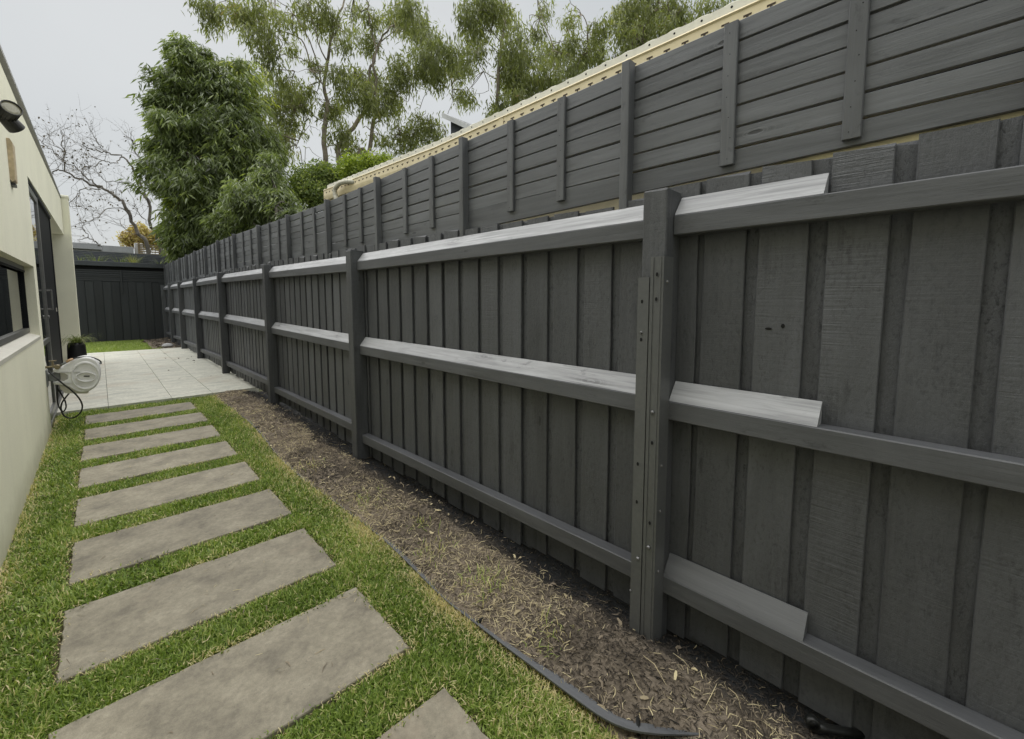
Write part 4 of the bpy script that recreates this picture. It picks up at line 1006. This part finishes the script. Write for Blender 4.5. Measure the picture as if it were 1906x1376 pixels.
def band(poly_o, poly_i, y0, y1, name, mat):
    a, c = smooth_poly(poly_o, 2), smooth_poly(poly_i, 2); n = len(a); b = MB(); mid = (a + c) / 2
    V = ring(a, y0) + ring(mid, y1) + ring(c, y0)
    b.add(V, [(i * n + j, i * n + (j + 1) % n, (i + 1) * n + (j + 1) % n, (i + 1) * n + j) for i in range(2) for j in range(n)]); b.fix = True
    return rpart(name, mat, b, body, True)
def ell(cx, cy, rx, ry, k=12): return [(cx + rx * math.cos(2 * math.pi * i / k), cy + ry * math.sin(2 * math.pi * i / k)) for i in range(k)]
band(ell(850, 510, 240, 240), ell(850, 515, 205, 190), -0.0125, -0.03, 'rim_ridge', M['white'])
band(ell(860, 530, 175, 90), ell(860, 530, 140, 62), -0.0125, -0.034, 'oval_ridge', M['white'])
band([(330, 440), (560, 440), (800, 440), (800, 462), (560, 462), (330, 462)], [(340, 446), (560, 446), (790, 446), (790, 456), (560, 456), (340, 456)], -0.006, -0.02, 'arm_ridge', M['white'])
band([(330, 610), (560, 615), (800, 620), (800, 640), (560, 636), (330, 632)], [(340, 616), (560, 620), (790, 626), (790, 634), (560, 631), (340, 627)], -0.006, -0.02, 'arm_ridge', M['white'])
q = [R_(a, b_) for a, b_ in ((825, 508), (918, 508), (918, 526), (825, 526))]
b = MB(); b.add([tuple(v + np.array([0, -0.0185, 0])) for v in q] + [tuple(v + np.array([0, -0.012, 0])) for v in q], [(0, 1, 2, 3), (0, 4, 5, 1), (1, 5, 6, 2), (2, 6, 7, 3), (3, 7, 4, 0)]); b.fix = True
rpart('badge', M['rubber'], b, body)
# underside housing
q = [R_(a, b_) for a, b_ in ((430, 665), (560, 690), (900, 770), (905, 792), (870, 805), (530, 800), (450, 730))]
b = MB(); b.prism([(v[0], v[2]) for v in q], 1, YR + 0.02, YR + 0.18); b.fix = True
rpart('base_housing', M['whitegrey'], b)
# bracket: wall plate, arm
q0, q1 = R_(135, 430), R_(210, 690)
rpart('bracket', M['bracket'], MB().box(WX - 0.004, WX + 0.012, YR - 0.03, YR + 0.12, q1[2], q0[2], 0.003).box(WX + 0.012, R_(440, 500)[0], YR + 0.02, YR + 0.1, R_(200, 610)[2], R_(200, 490)[2], 0.004))
rpart('arm_panel', M['whitegrey'], MB().box(R_(440, 500)[0], R_(575, 500)[0], YR + 0.03, YR + 0.09, R_(500, 600)[2], R_(500, 468)[2], 0.004))  # off-white panel between the bracket arm and the reel body
def curve(pts, per=8):
    p = np.array(pts, float); o_ = []
    for i in range(len(p) - 1):
        p0, p1, p2, p3 = p[max(i - 1, 0)], p[i], p[i + 1], p[min(i + 2, len(p) - 1)]
        for t in np.linspace(0, 1, per, endpoint=False):
            o_.append(0.5 * ((2 * p1) + (-p0 + p2) * t + (2 * p0 - 5 * p1 + 4 * p2 - p3) * t * t + (-p0 + 3 * p1 - 3 * p2 + p3) * t ** 3))
    o_.append(p[-1]); return np.array(o_)
h1 = [R_(a, b_, YR + d) for a, b_, d in ((275, 455, 0.0), (370, 540, -0.05), (490, 640, -0.06), (620, 740, -0.05), (740, 860, -0.03), (800, 980, -0.01), (780, 1090, 0.0), (700, 1165, 0.02), (600, 1190, 0.03), (500, 1140, 0.04), (462, 1040, 0.05), (480, 940, 0.06), (560, 830, 0.06), (620, 760, 0.05), (650, 710, 0.06))]
h2 = [R_(a, b_, YR + d) for a, b_, d in ((400, 660, 0.1), (400, 800, 0.1), (410, 950, 0.09), (450, 1050, 0.08), (500, 1082, 0.07), (540, 1020, 0.08), (530, 930, 0.09), (480, 830, 0.1), (420, 740, 0.11), (400, 690, 0.12))]
h3 = [R_(a, b_, YR + d) for a, b_, d in ((650, 245, -0.01), (740, 220, 0.0), (850, 208, 0.02), (960, 220, 0.03), (1060, 258, 0.04), (1105, 295, 0.05))]
rpart('hose', M['rubber'], MB().tube(curve(h1), 0.0078, 8), smooth=True)
rpart('hose', M['rubber'], MB().tube(curve(h2), 0.007, 8), smooth=True)
rpart('hose', M['rubber'], MB().tube(curve(h3), 0.007, 8), smooth=True)
rpart('hose_guide', M['bracket'], MB().tube([R_(1100, 290, YR + .05), R_(1092, 325, YR + .05)], [0.009, 0.012], 8))
nz_ = rpart('nozzle', M['bracket'], MB().tube([R_(455, 345, YR - .02), R_(500, 318, YR - .02), R_(560, 285, YR - .02)], [0.010, 0.012, 0.012], 10), smooth=True)
rpart('grip', M['tan'], MB().tube([R_(545, 292, YR - .02), R_(600, 262, YR - .02), R_(650, 245, YR - .01)], [0.014, 0.015, 0.013], 10), nz_, True)
c_ = R_(400, 372, YR - 0.03)
rpart('dial', M['brass'], MB().lathe([(0.0, -0.016), (0.02, -0.016), (0.027, -0.01), (0.028, 0.012), (0.0, 0.014)], tuple(c_), 1, 16), nz_)
c_ = R_(150, 385)
tap = thing('garden_tap', 'old metal garden tap above the hose reel bracket', 'tap', (WX, YR + 0.02, c_[2]))
zt = 0.0
MB().tube([(0.0, 0, 0), (0.03, 0, 0), (0.08, -0.01, 0.004), (0.13, -0.03, 0.01)], [0.013, 0.012, 0.011, 0.012], 10).build('spout', M['brass'], tap, smooth=True)
MB().tube([(0.06, 0, 0.0), (0.06, 0, 0.06)], [0.012, 0.009], 8).tube([(0.03, 0, 0.066), (0.09, 0, 0.068)], 0.006, 8).build('handle', M['brass'], tap)

# ------------------------------------------------------------------ pot with strappy plant
pc = (-0.37, 11.6, PATIO_Z)
pot = MB().lathe([(0.0, 0.0), (0.12, 0.0), (0.17, 0.08), (0.2, 0.24), (0.185, 0.4), (0.16, 0.44), (0.15, 0.43), (0.165, 0.36), (0.0, 0.36)], (0, 0, 0), 2, 28).build('plant_pot', M['pot'], None, pc, smooth=True)
tag(pot, 'black rounded pot beside the dark doorway on the patio', 'plant pot'); pot.scale = (0.68, 0.68, 1.45)
def tuft(P, n, L, wd, spread, seed, mat, droop=1.6, trange=(0.1, 0.9)):
    r = np.random.default_rng(seed); a = r.uniform(0, 6.283, n); V = []; Q = []; T = []
    for i in range(n):
        h = np.array([math.cos(a[i]), math.sin(a[i]), 0]); s = np.array([-h[1], h[0], 0]); el = r.uniform(0.9, 1.5); l = L * r.uniform(0.6, 1.2)
        p = np.array(P) + h * r.uniform(0, spread); pts = [p]
        for k in range(5):
            d = h * math.cos(el) + np.array([0, 0, math.sin(el)]); p = p + d * l / 5; pts.append(p); el -= droop * r.uniform(0.15, 0.35)
        t = r.uniform(*trange); base = len(V)
        for k, q_ in enumerate(pts):
            w_ = wd * (1 - k / 5.5); V += [q_ - s * w_ / 2, q_ + s * w_ / 2]; T += [t, t]
        Q += [(base + 2 * k, base + 2 * k + 1, base + 2 * k + 3, base + 2 * k + 2) for k in range(5)]
    return np_mesh('tuft', np.array(V), np.array(Q), mat, np.array(T))
o = link('strappy_plant', tuft((0.02, 0, 0.6), 150, 0.4, 0.014, 0.09, 5, M['tuft'], 2.1), None, pc)
tag(o, 'arching strappy grass plant spilling over the black pot', 'potted plant')
GT_L = ['largest green tuft, left of the middle', 'brownish tuft right of the middle', 'small tuft at the far left by the cream wall', 'thin tuft at the right end', 'green tuft directly beside the brownish one']
for i, (px, n_, L_) in enumerate(((180, 60, 0.42), (248, 75, 0.46), (150, 14, 0.28), (297, 24, 0.36), (224, 34, 0.34))):
    p = at_y(px, 487, 20.95); tr = (0.1, 0.6) if i != 1 else (0.4, 1.0)
    o = link('grass_tuft', tuft((0, 0, 0), n_, L_, 0.012, 0.26, 60 + i, M['tuft'], 0.9, tr), None, (p[0], 20.95, 2.79))
    tag(o, 'grass on the back fence capping: ' + GT_L[i], 'grass tuft', 'grass tufts on top of the back fence')
o = MB().lathe([(0.0, -0.03), (0.09, -0.02), (0.12, 0.02), (0.08, 0.07), (0.0, 0.09)], (0, 0, 0), 2, 7).build('white_stone', M['stone'], None, (1.42, 16.75, 0.06)); o.scale = (1.3, 0.9, 1.1)
tag(o, 'pale stone at the patio corner beneath the far fence', 'stone')

# ------------------------------------------------------------------ foliage
def leaf_mesh(name, C, D, L, wd, tint, mat, rng, fold=0.25):
    """each leaf a folded diamond of two triangles-as-quads: C base, D direction"""
    n = len(C); D = D / (np.linalg.norm(D, axis=1)[:, None] + 1e-9)
    s = np.cross(D, rng.normal(0, 1, (n, 3))); s /= np.linalg.norm(s, axis=1)[:, None] + 1e-9
    nn = np.cross(D, s); L = L[:, None]; wd = wd[:, None]
    mid = C + D * L * 0.45 + nn * wd * fold
    V = np.stack([C, mid + s * wd * .5 - nn * wd * fold, C + D * L - np.array([0, 0, 0.12]) * L, mid - s * wd * .5], 1).reshape(-1, 3)
    Q = np.arange(n)[:, None] * 4 + np.array([0, 1, 2, 3])
    return np_mesh(name, V, Q, mat, np.repeat(tint, 4))
def clump_pts(c, r, nspray, per, sig, rng, shell=0.55):
    """spray centres spread through an ellipsoid (biased outwards), leaves round each"""
    u = rng.normal(0, 1, (nspray, 3)); u /= np.linalg.norm(u, axis=1)[:, None]
    rad = rng.uniform(0, 1, nspray) ** shell
    S = np.array(c) + u * rad[:, None] * np.array(r)
    C = np.repeat(S, per, 0) + rng.normal(0, 1, (nspray * per, 3)) * np.array(sig)
    lift = np.repeat(u[:, 2] * rad, per)
    return S, C, lift

def dense_tree(name, label, lobes, nspray, trunks, seed, L=(0.16, 0.34), bark='bark_brown', mat='leaf_dark', lime=()):
    """crown of drooping lance-shaped leaf sprays"""
    rng = np.random.default_rng(seed); base = trunks[0][0]
    t = thing(name, label, 'tree', (base[0], base[1], 0)); O = np.array([base[0], base[1], 0])
    Cs, Ds, Ls, Ts = [], [], [], []
    vol = np.array([r[0] * r[1] + r[0] * r[2] for _, r in lobes]); vol = vol / vol.sum()
    for (c, r), f in zip(lobes, vol):
        nb_ = max(5, int(26 * (f * len(lobes)) ** 0.5)); ub = rng.normal(0, 1, (nb_, 3)); ub /= np.linalg.norm(ub, axis=1)[:, None]
        rb_ = rng.uniform(0.25, 1.08, nb_); Bc = np.array(c) + ub * rb_[:, None] * np.array(r)
        ns = int(nspray * f); ib = rng.integers(0, nb_, ns); bs = rng.uniform(0.16, 0.34, nb_) * float(np.mean(r))
        S = Bc[ib] + rng.normal(0, 1, (ns, 3)) * bs[ib][:, None] * np.array([1, 1, 0.75]) + np.array([0, 0, -0.1])
        u = (S - np.array(c)) / np.array(r); u /= np.linalg.norm(u, axis=1)[:, None] + 1e-9
        far_ = ib * 0 + rng.normal(0, 0.13, nb_)[ib]
        per = 9; ns = len(S); C = np.repeat(S, per, 0); ns = len(C)
        a = rng.uniform(0, 6.283, ns); out = np.repeat(u, per, 0) * np.array([1, 1, 0.2])
        D = np.stack([np.cos(a), np.sin(a), np.zeros(ns)], 1) * 0.62 + out * 0.35 + np.array([0, 0, -0.7]) + rng.normal(0, 0.25, (ns, 3))
        C = C + rng.normal(0, 0.07, (ns, 3))
        sp = np.repeat(rng.normal(0, 0.1, len(S)) + far_, per)
        T = np.clip(0.46 + sp + 0.17 * rng.normal(size=ns), 0, 0.9)
        for (lc, lr) in lime:
            dd = np.linalg.norm((C - np.array(lc)) / lr, axis=1); T = np.where(dd < 1 + 0.3 * rng.normal(size=ns), np.clip(T + 0.38, 0, 1), T)
        Cs.append(C); Ds.append(D); Ls.append(rng.uniform(*L, ns)); Ts.append(T)
    C = np.concatenate(Cs); D = np.concatenate(Ds); Ln = np.concatenate(Ls); T = np.concatenate(Ts)
    link('crown', leaf_mesh('crown', C - O, D, Ln, Ln * 0.17, T, M[mat], rng), t)
    for pts in trunks:
        p = np.array(pts, float); b = MB().tube(curve(p - O, 5), np.linspace(0.09, 0.03, (len(p) - 1) * 5 + 1), 8); b.build('trunk', M[bark], t, smooth=True)
    # limbs from the trunks into the lobes
    b = MB()
    for (c, r) in lobes:
        for _ in range(5):
            p = np.array(trunks[rng.integers(len(trunks))], float); q = p[rng.integers(max(1, len(p) - 2), len(p))] ; e = np.array(c) + rng.normal(0, 0.45, 3) * np.array(r)
            m_ = (q + e) / 2 + rng.normal(0, 0.15, 3); b.tube(np.array([q, m_, e]) - O, [0.022, 0.014, 0.006], 5)
    b.build('limbs', M[bark], t, smooth=True)
    return t
def lobe(px, py, rx, ry, d, depth=None):
    c = at_d(px, py, d); k = mpp(px, py, d); return (tuple(c), (rx * k * 0.82, (depth or rx) * k * 0.82, ry * k))
DT = 20.5
lob = [lobe(px, py, rx, ry, DT + dd) for px, py, rx, ry, dd in (
    (343, 105, 26, 44, 0), (385, 118, 36, 40, .5), (435, 140, 36, 42, .3), (395, 150, 40, 40, .2), (338, 175, 42, 52, 0), (412, 200, 62, 60, .2), (304, 196, 24, 30, .2), (462, 195, 30, 60, .6),
    (338, 250, 55, 55, -.3), (425, 275, 75, 65, -.3), (316, 275, 26, 46, .2), (360, 345, 72, 60, -.5), (445, 365, 70, 55, -.3), (330, 340, 28, 64, 0), (352, 420, 44, 46, -.6), (410, 425, 60, 45, -.7), (478, 305, 42, 52, .2), (498, 285, 26, 40, .8), (338, 452, 24, 34, -.3))]
tr = [[at_d(px, py, DT - 0.8 + i * 0.15) for px, py in pl] for i, pl in enumerate(([(370, 500), (366, 455), (362, 380), (358, 290)], [(342, 500), (336, 420), (331, 330), (333, 280)], [(430, 500), (434, 400), (434, 330), (437, 290)], [(398, 500), (402, 400), (408, 320)]))]
for p in tr: p[0][2] = 0.0
dense_tree('leafy_tree', 'tall dense dark green tree with drooping leaves above the far fence corner', lob, 17000, tr, 3, lime=[(at_d(478, 150, 20.5), 0.9), (at_d(300, 385, 20.3), 0.5), (at_d(500, 200, 20.8), 0.7), (at_d(395, 300, 20), 0.35), (at_d(455, 330, 20), 0.5)])
D2 = 12.5
lob2 = [lobe(px, py, rx, ry, D2 + dd) for px, py, rx, ry, dd in ((503, 330, 26, 42, 1), (475, 375, 50, 34, .8), (518, 378, 32, 28, .4), (548, 396, 22, 16, 0), (440, 402, 40, 24, 1.5))]
tr2 = [[at_d(px, py, D2) for px, py in ((520, 470), (517, 420), (512, 385))]]; tr2[0][0][2] = 0
dense_tree('leafy_tree', 'lower dark green tree leaning over the fence right of the tall one', lob2, 4200, tr2, 5, L=(0.1, 0.22), bark='bark_grey')

def shrub(name, label, lobes, nspray, seed, mat, L=0.09, cat='shrub', base=None, stems=6, wd=0.45):
    rng = np.random.default_rng(seed); c0 = np.array(lobes[0][0]); O = np.array([c0[0], c0[1], 0]); t = thing(name, label, cat, tuple(O))
    Cs, Ts = [], []
    for c, r in lobes:
        S, C, lift = clump_pts(c, r, nspray // len(lobes), 10, 0.09, rng, 0.45); Cs.append(C); Ts.append(np.clip(0.45 + 0.25 * lift * 0 + 0.2 * rng.normal(size=len(C)) + np.repeat(rng.normal(0, 0.15, len(S)), 10), 0, 1))
    C = np.concatenate(Cs); n = len(C); D = rng.normal(0, 1, (n, 3)) + np.array([0, 0, 0.2]); Ln = L * rng.uniform(0.6, 1.3, n)
    link('foliage', leaf_mesh('foliage', C - O, D, Ln, Ln * wd, np.concatenate(Ts), M[mat], rng), t)
    b = MB()
    for i in range(stems):
        c, r = lobes[i % len(lobes)]; e = np.array(c) + rng.normal(0, 0.5, 3) * np.array(r); s0 = np.array([c0[0] + rng.normal(0, .15), c0[1] + rng.normal(0, .15), 0])
        b.tube(curve([s0 - O, (s0 + e) / 2 + rng.normal(0, .15, 3) - O, e - O], 4), np.linspace(0.05, 0.012, 9), 6)
    b.build('stems', M['bark_brown'], t, smooth=True); return t
def px_lobes(lst, d): return [lobe(px, py, rx, ry, d + dd) for px, py, rx, ry, dd in lst]
shrub('garden_shrub', 'dark olive shrub behind the gutter end', px_lobes([(566, 345, 34, 32, 0), (600, 330, 34, 26, .3), (632, 338, 30, 24, .2), (590, 365, 40, 22, -.2)], 14), 1500, 31, 'leaf_shrub')
shrub('garden_shrub', 'bright yellow-green shrub above the cream gutter', px_lobes([(655, 316, 26, 20, 0), (688, 310, 28, 18, .2), (715, 308, 20, 12, .4)], 13), 800, 32, 'leaf_lime')
shrub('autumn_shrub', 'yellow autumn shrub behind the bare tree', px_lobes([(258, 436, 24, 22, 0), (280, 446, 20, 18, .4), (240, 446, 14, 12, .3)], 30), 420, 33, 'leaf_yel', 0.16)

# ---- gum trees
def gum(name, label, limbs, clumps, d, seed, leaves=900, lw=0.2, mat='leaf_euc', trunk_r=0.26, Lr=(0.17, 0.38)):
    rng = np.random.default_rng(seed)
    c0 = at_d(limbs[0][0][0], limbs[0][0][1], d); O = np.array([c0[0], c0[1], 0]); t = thing(name, label, 'tree', tuple(O))
    lp = []
    for k, pl in enumerate(limbs):
        r0 = pl[-1] if isinstance(pl[-1], (int, float)) else trunk_r * 0.4; pts = [q for q in pl if not isinstance(q, (int, float))]
        dd = rng.normal(0, 0.6); P = []
        for i, (px, py) in enumerate(pts): P.append(at_d(px, py, d + dd * i / max(1, len(pts) - 1) * (k > 0)))
        P = np.array(P)
        if k == 0 or (len(pl) > 0 and pts[0][1] > 295): P = np.concatenate([[np.array([P[0][0], P[0][1], 0.0])], P])
        cv = curve(P, 4); rr = np.linspace(r0 * 0.62, r0 * 0.16, len(cv)); cv = cv + rng.normal(0, 0.05, cv.shape) * np.linspace(0, 1, len(cv))[:, None]
        b = MB().tube(cv - O, rr * (1.0 if r0 > 0.16 else 0.62), 8); b.build('trunk' if r0 > 0.16 else 'limb', M['bark_euc'], t, smooth=True); lp.append(cv)
    allp = np.concatenate(lp)
    Cs, Ds, Ts, Ls = [], [], [], []; tw = MB()
    for (px, py, r) in clumps:
        dj = rng.normal(0, 1.1); c = at_d(px, py, d + dj); k = mpp(px, py, d) * r
        ns = max(8, int(leaves * 2.5 * (k / 1.3) ** 2 / 26)); S, C, lift = clump_pts(c, (k * 1.08, k * 1.08, k * 0.98), ns, 26, (0.2, 0.2, 0.17), rng, 0.5)
        C[:, 2] -= np.abs(rng.normal(0, 0.22, len(C)))
        D = rng.normal(0, 0.45, (len(C), 3)) + np.array([0, 0, -0.8]); Cs.append(C); Ds.append(D)
        Ts.append(np.clip(0.47 + 0.12 * rng.normal(size=len(C)) + np.repeat(rng.normal(0, 0.13, ns), 26) + rng.normal(0, 0.07), 0, 1)); Ls.append(rng.uniform(*Lr, len(C)))
        q = allp[np.argmin(np.linalg.norm(allp - c, axis=1))]
        for s in S[rng.integers(0, ns, 4)]:
            m_ = (q + s) / 2 + rng.normal(0, 0.25, 3); tw.tube(curve([q - O, m_ - O, s - O], 3), np.linspace(0.024, 0.008, 7), 4, False)
    C = np.concatenate(Cs); Ln = np.concatenate(Ls)
    link('crown', leaf_mesh('crown', C - O, np.concatenate(Ds), Ln, Ln * lw, np.concatenate(Ts), M[mat], rng), t)
    tw.build('twigs', M['bark_euc'], t, smooth=True)['kind'] = 'stuff'
    return t
def zp(l, ox, oy, s): return [q if isinstance(q, (int, float)) else (ox + q[0] / s, oy + q[1] / s) for q in l]
Z3 = lambda l: zp(l, 380, 0, 3.44)
limbs1 = [Z3(l) for l in (
    [(782, 1100), (765, 900), (775, 780), (788, 650), (765, 550), (790, 400), (815, 250), (850, 120), (905, -20), 0.24],
    [(865, 1080), (852, 960), (905, 885), (965, 800), (1040, 700), (1078, 600), (1060, 480), (1075, 400), (1130, 270), (1200, 150), 0.24],
    [(990, 1040), (1050, 980), (1080, 800), (1108, 700), (1098, 500), (1085, 420), (1100, 300), (1060, 150), (1040, 0), 0.2],
    [(765, 550), (690, 450), (650, 390), (560, 365), (430, 350), 0.1],
    [(690, 460), (640, 280), (560, 220), (480, 190), (370, 120), (220, 60), 0.1],
    [(790, 400), (740, 300), (700, 150), (650, 20), (620, -60), 0.1],
    [(750, 520), (690, 300), (620, 160), (520, 40), (450, -20), 0.1],
    [(815, 250), (860, 180), (900, 60), (960, -40), 0.08],
    [(775, 560), (700, 480), (650, 440), (590, 470), 0.06],
    [(768, 1000), (780, 940), (880, 915), (960, 815), 0.09],
    [(630, 1060), (590, 950), (625, 870), (665, 812), (725, 830), (762, 900), 0.06],
    [(765, 780), (700, 740), (640, 690), (590, 700), 0.06],
    [(1080, 800), (1120, 770), (1230, 610), (1310, 590), (1360, 510), (1480, 420), 0.08],
    [(1130, 270), (1230, 180), (1290, 60), (1320, -30), 0.08],
    [(1380, 700), (1420, 600), (1500, 520), 0.05], [(1560, 730), (1590, 640), (1580, 560), 0.04],
    [(1040, 700), (1000, 560), (960, 480), (900, 420), 0.06], [(640, 1030), (720, 1000), (770, 1030), 0.05])]
cl1 = [(380 + x / 3.44, y / 3.44, r / 3.44) for x, y, r in (
    (30, 20, 90), (70, 110, 70), (200, 60, 80), (320, 40, 90), (230, 110, 50), (390, 220, 75), (300, 190, 45), (550, 140, 42), (560, 300, 50), (400, 330, 75), (450, 60, 60), (760, 60, 90), (650, 100, 50), (840, 150, 50), (760, 150, 60), (1000, 60, 60), (880, 260, 55), (1050, 260, 75), (940, 170, 50),
    (720, 410, 55), (860, 450, 70), (500, 520, 80), (570, 600, 95), (440, 660, 80), (540, 760, 110), (430, 830, 70), (480, 920, 90), (640, 640, 60), (950, 560, 100), (1080, 520, 95), (1150, 640, 95), (1050, 640, 90), (850, 800, 70), (860, 690, 65), (940, 930, 90), (1225, 650, 65),
    (1300, 60, 115), (1350, 170, 95), (1200, 120, 75), (1420, 230, 80), (1250, 420, 80), (1390, 390, 115), (1530, 320, 125), (1630, 420, 85), (1500, 470, 85), (1640, 590, 50), (1280, 500, 70), (1100, 130, 60), (620, 10, 60), (1120, 880, 50), (790, 700, 60), (400, 450, 50), (1200, 560, 60), (1000, 480, 60), (690, 560, 40), (330, 110, 45))]
gum('gum_tree', 'pale-trunked gum tree with open branching crown, above the end of the gutter', limbs1, cl1, 25, 41)
Z4 = lambda l: zp(l, 860, 0, 3.177)
limbs2 = [Z4(l) for l in ([(200, 900), (215, 440), (235, 250), (255, 100), (260, -60), 0.2], [(540, 500), (540, 300), (490, 150), (440, -20), 0.12], [(215, 480), (130, 420), (70, 340), 0.07], [(225, 420), (330, 300), (420, 180), (470, 80), 0.09], [(880, 480), (905, 330), (920, 250), (1000, 150), 0.12], [(740, 250), (740, 140), (690, 60), (630, -20), 0.1], [(235, 260), (150, 150), (80, 60), 0.07], [(300, 640), (420, 540), (520, 470), 0.06], [(640, 480), (700, 350), (760, 220), 0.07])]
cl2 = [(860 + x / 3.177, y / 3.177, r / 3.177) for x, y, r in ((60, 70, 95), (180, 50, 100), (90, 180, 95), (290, 120, 80), (320, 260, 95), (270, 370, 90), (350, 400, 100), (420, 480, 80), (300, 490, 95), (480, 410, 90), (570, 300, 75), (650, 260, 75), (240, 620, 70), (180, 670, 50), (640, 400, 85), (560, 480, 80), (20, 330, 60), (20, 560, 50), (450, 180, 55), (490, 60, 55), (640, 90, 50), (830, 170, 75), (790, 240, 65), (720, 320, 85), (410, 600, 60), (330, 580, 70), (150, 0, 80), (800, 330, 60), (470, 300, 60), (110, 290, 50))]
gum('gum_tree', 'leafy gum tree of bright green clumps, middle of the three above the gutter', limbs2, cl2, 24, 42)
limbs3 = [Z4(l) for l in ([(1360, 330), (1380, 130), (1420, 40), (1430, -40), 0.16], [(960, 400), (990, 290), (1060, 190), (1110, 100), (1180, 20), 0.12], [(1370, 180), (1280, 120), (1190, 60), 0.08], [(1400, 80), (1470, 30), (1540, 0), 0.07], [(1010, 270), (940, 190), (960, 120), 0.06])]
cl3 = [(860 + x / 3.177, y / 3.177, r / 3.177) for x, y, r in ((990, 50, 95), (1050, 140, 90), (960, 180, 75), (1140, 70, 100), (1180, 190, 95), (1080, 250, 85), (1250, 110, 70), (1290, 50, 65), (1340, 130, 45), (1440, 40, 60), (1530, 40, 60), (1000, 270, 60), (1620, 10, 50), (1200, 270, 50), (930, 330, 45), (1080, 0, 90), (1250, 0, 70), (1130, 320, 40), (930, 80, 60))]
gum('gum_tree', 'gum tree at the top edge nearest the tall screen, rightmost of the three', limbs3, cl3, 23, 43)
limbs4 = [Z3(l) for l in ([(1320, 1020), (1330, 900), (1360, 780), (1420, 720), 0.12], [(1330, 900), (1250, 860), 0.05], [(1360, 800), (1500, 800), (1560, 840), 0.05])]
cl4 = [(380 + x / 3.44, y / 3.44, r / 3.44) for x, y, r in ((1300, 830, 90), (1380, 770, 80), (1450, 790, 80), (1540, 850, 70), (1250, 920, 70), (1340, 920, 80), (1430, 880, 80), (1510, 930, 60), (1250, 860, 50))]
gum('gum_tree', 'small round bushy gum between the two gabled roofs', limbs4, cl4, 26, 44, leaves=480)

# ---- bare tree
def bare_tree():
    rng = np.random.default_rng(77); d = 27.0
    Z1 = lambda l: zp(l, 0, 100, 3.812)
    ml = [Z1(l) for l in ([(1075, 1480), (1040, 1370), (985, 1290), (930, 1170), (870, 1060), (790, 990), (720, 950), (640, 920), (550, 880), (460, 835), (400, 830), (350, 855), 0.2],
        [(1170, 1480), (1140, 1370), (1075, 1220), (1060, 1060), (990, 980), (990, 900), (930, 800), (870, 730), (760, 700), (650, 680), (590, 640), 0.17],
        [(720, 950), (620, 880), (550, 820), (470, 770), (380, 700), (300, 620), 0.07], [(460, 835), (455, 720), (440, 620), (440, 540), 0.06], [(455, 700), (380, 640), (330, 560), 0.04],
        [(720, 960), (600, 960), (540, 1010), (480, 1080), 0.05], [(930, 1170), (870, 1100), (760, 1100), (700, 1160), (580, 1200), 0.05], [(990, 900), (1010, 800), (970, 700), (940, 620), 0.06],
        [(870, 730), (820, 770), (740, 760), (660, 800), (590, 800), 0.05], [(760, 700), (700, 640), (680, 600), 0.04], [(1060, 1060), (1030, 950), (1060, 850), (1100, 760), 0.05],
        [(985, 1290), (900, 1250), (830, 1180), 0.04], [(990, 980), (900, 920), (780, 910), (700, 860), 0.05], [(730, 1372), (680, 1340), (620, 1310), (560, 1330), 0.08], [(640, 1320), (600, 1250), (560, 1180), 0.03], [(350, 855), (330, 800), (290, 740), 0.03], [(1075, 1220), (1000, 1150), (960, 1080), 0.04])]
    P0 = at_d(*ml[0][0], d); O = np.array([P0[0], P0[1], 0]); t = thing('bare_tree', 'bare grey tree with fine twigs arching over the far roofs', 'tree', tuple(O))
    tw = MB(); tips = []
    def twig(p, dr, L, r, depth):
        n = 3; pts = [p]; q = p.copy(); dd = dr.copy()
        for _ in range(n):
            dd = dd + rng.normal(0, 0.28, 3) + np.array([0, 0, 0.06]); dd /= np.linalg.norm(dd); q = q + dd * L / n; pts.append(q.copy())
        tw.tube(np.array(pts) - O, np.linspace(r, r * 0.45, n + 1), 4, False); tips.append(q)
        if depth > 0:
            for _ in range(rng.integers(2, 4)):
                k = rng.integers(1, n + 1); e = dd + rng.normal(0, 0.7, 3); e /= np.linalg.norm(e); twig(pts[k], e, L * rng.uniform(0.45, 0.75), r * 0.6, depth - 1)
    for k, pl in enumerate(ml):
        r0 = pl[-1]; pts = pl[:-1]; dj = rng.normal(0, 0.8)
        P = np.array([at_d(px, py, d + dj * i / len(pts)) for i, (px, py) in enumerate(pts)])
        if k < 2: P[0][2] = 0
        cv = curve(P, 5); cv = cv + rng.normal(0, 0.035, cv.shape)
        MB().tube(cv - O, np.linspace(r0 * 0.45, max(0.011, r0 * 0.1), len(cv)), 7).build('trunk' if k < 2 else 'limb', M['bark_grey'], t, smooth=True)
        for i in range(len(cv) // 3, len(cv), 1):
            if rng.random() < 0.55:
                tg = cv[min(i + 1, len(cv) - 1)] - cv[i - 1]; tg /= np.linalg.norm(tg) + 1e-9; e = tg * 0.6 + rng.normal(0, 0.6, 3) + np.array([0, 0, 0.25]); e /= np.linalg.norm(e)
                twig(cv[i], e, rng.uniform(0.5, 1.2), 0.0085, 2)
    tw.build('twigs', M['bark_grey'], t)['kind'] = 'stuff'
    tp = np.array(tips); sel = rng.random(len(tp)) < 0.3; C = tp[sel] + rng.normal(0, 0.03, (sel.sum(), 3)); n = len(C)
    link('dry_leaves', leaf_mesh('dry_leaves', C - O, rng.normal(0, 1, (n, 3)), rng.uniform(0.07, 0.15, n), rng.uniform(0.04, 0.09, n), rng.random(n), M['leaf_dry'], rng), t)
bare_tree()
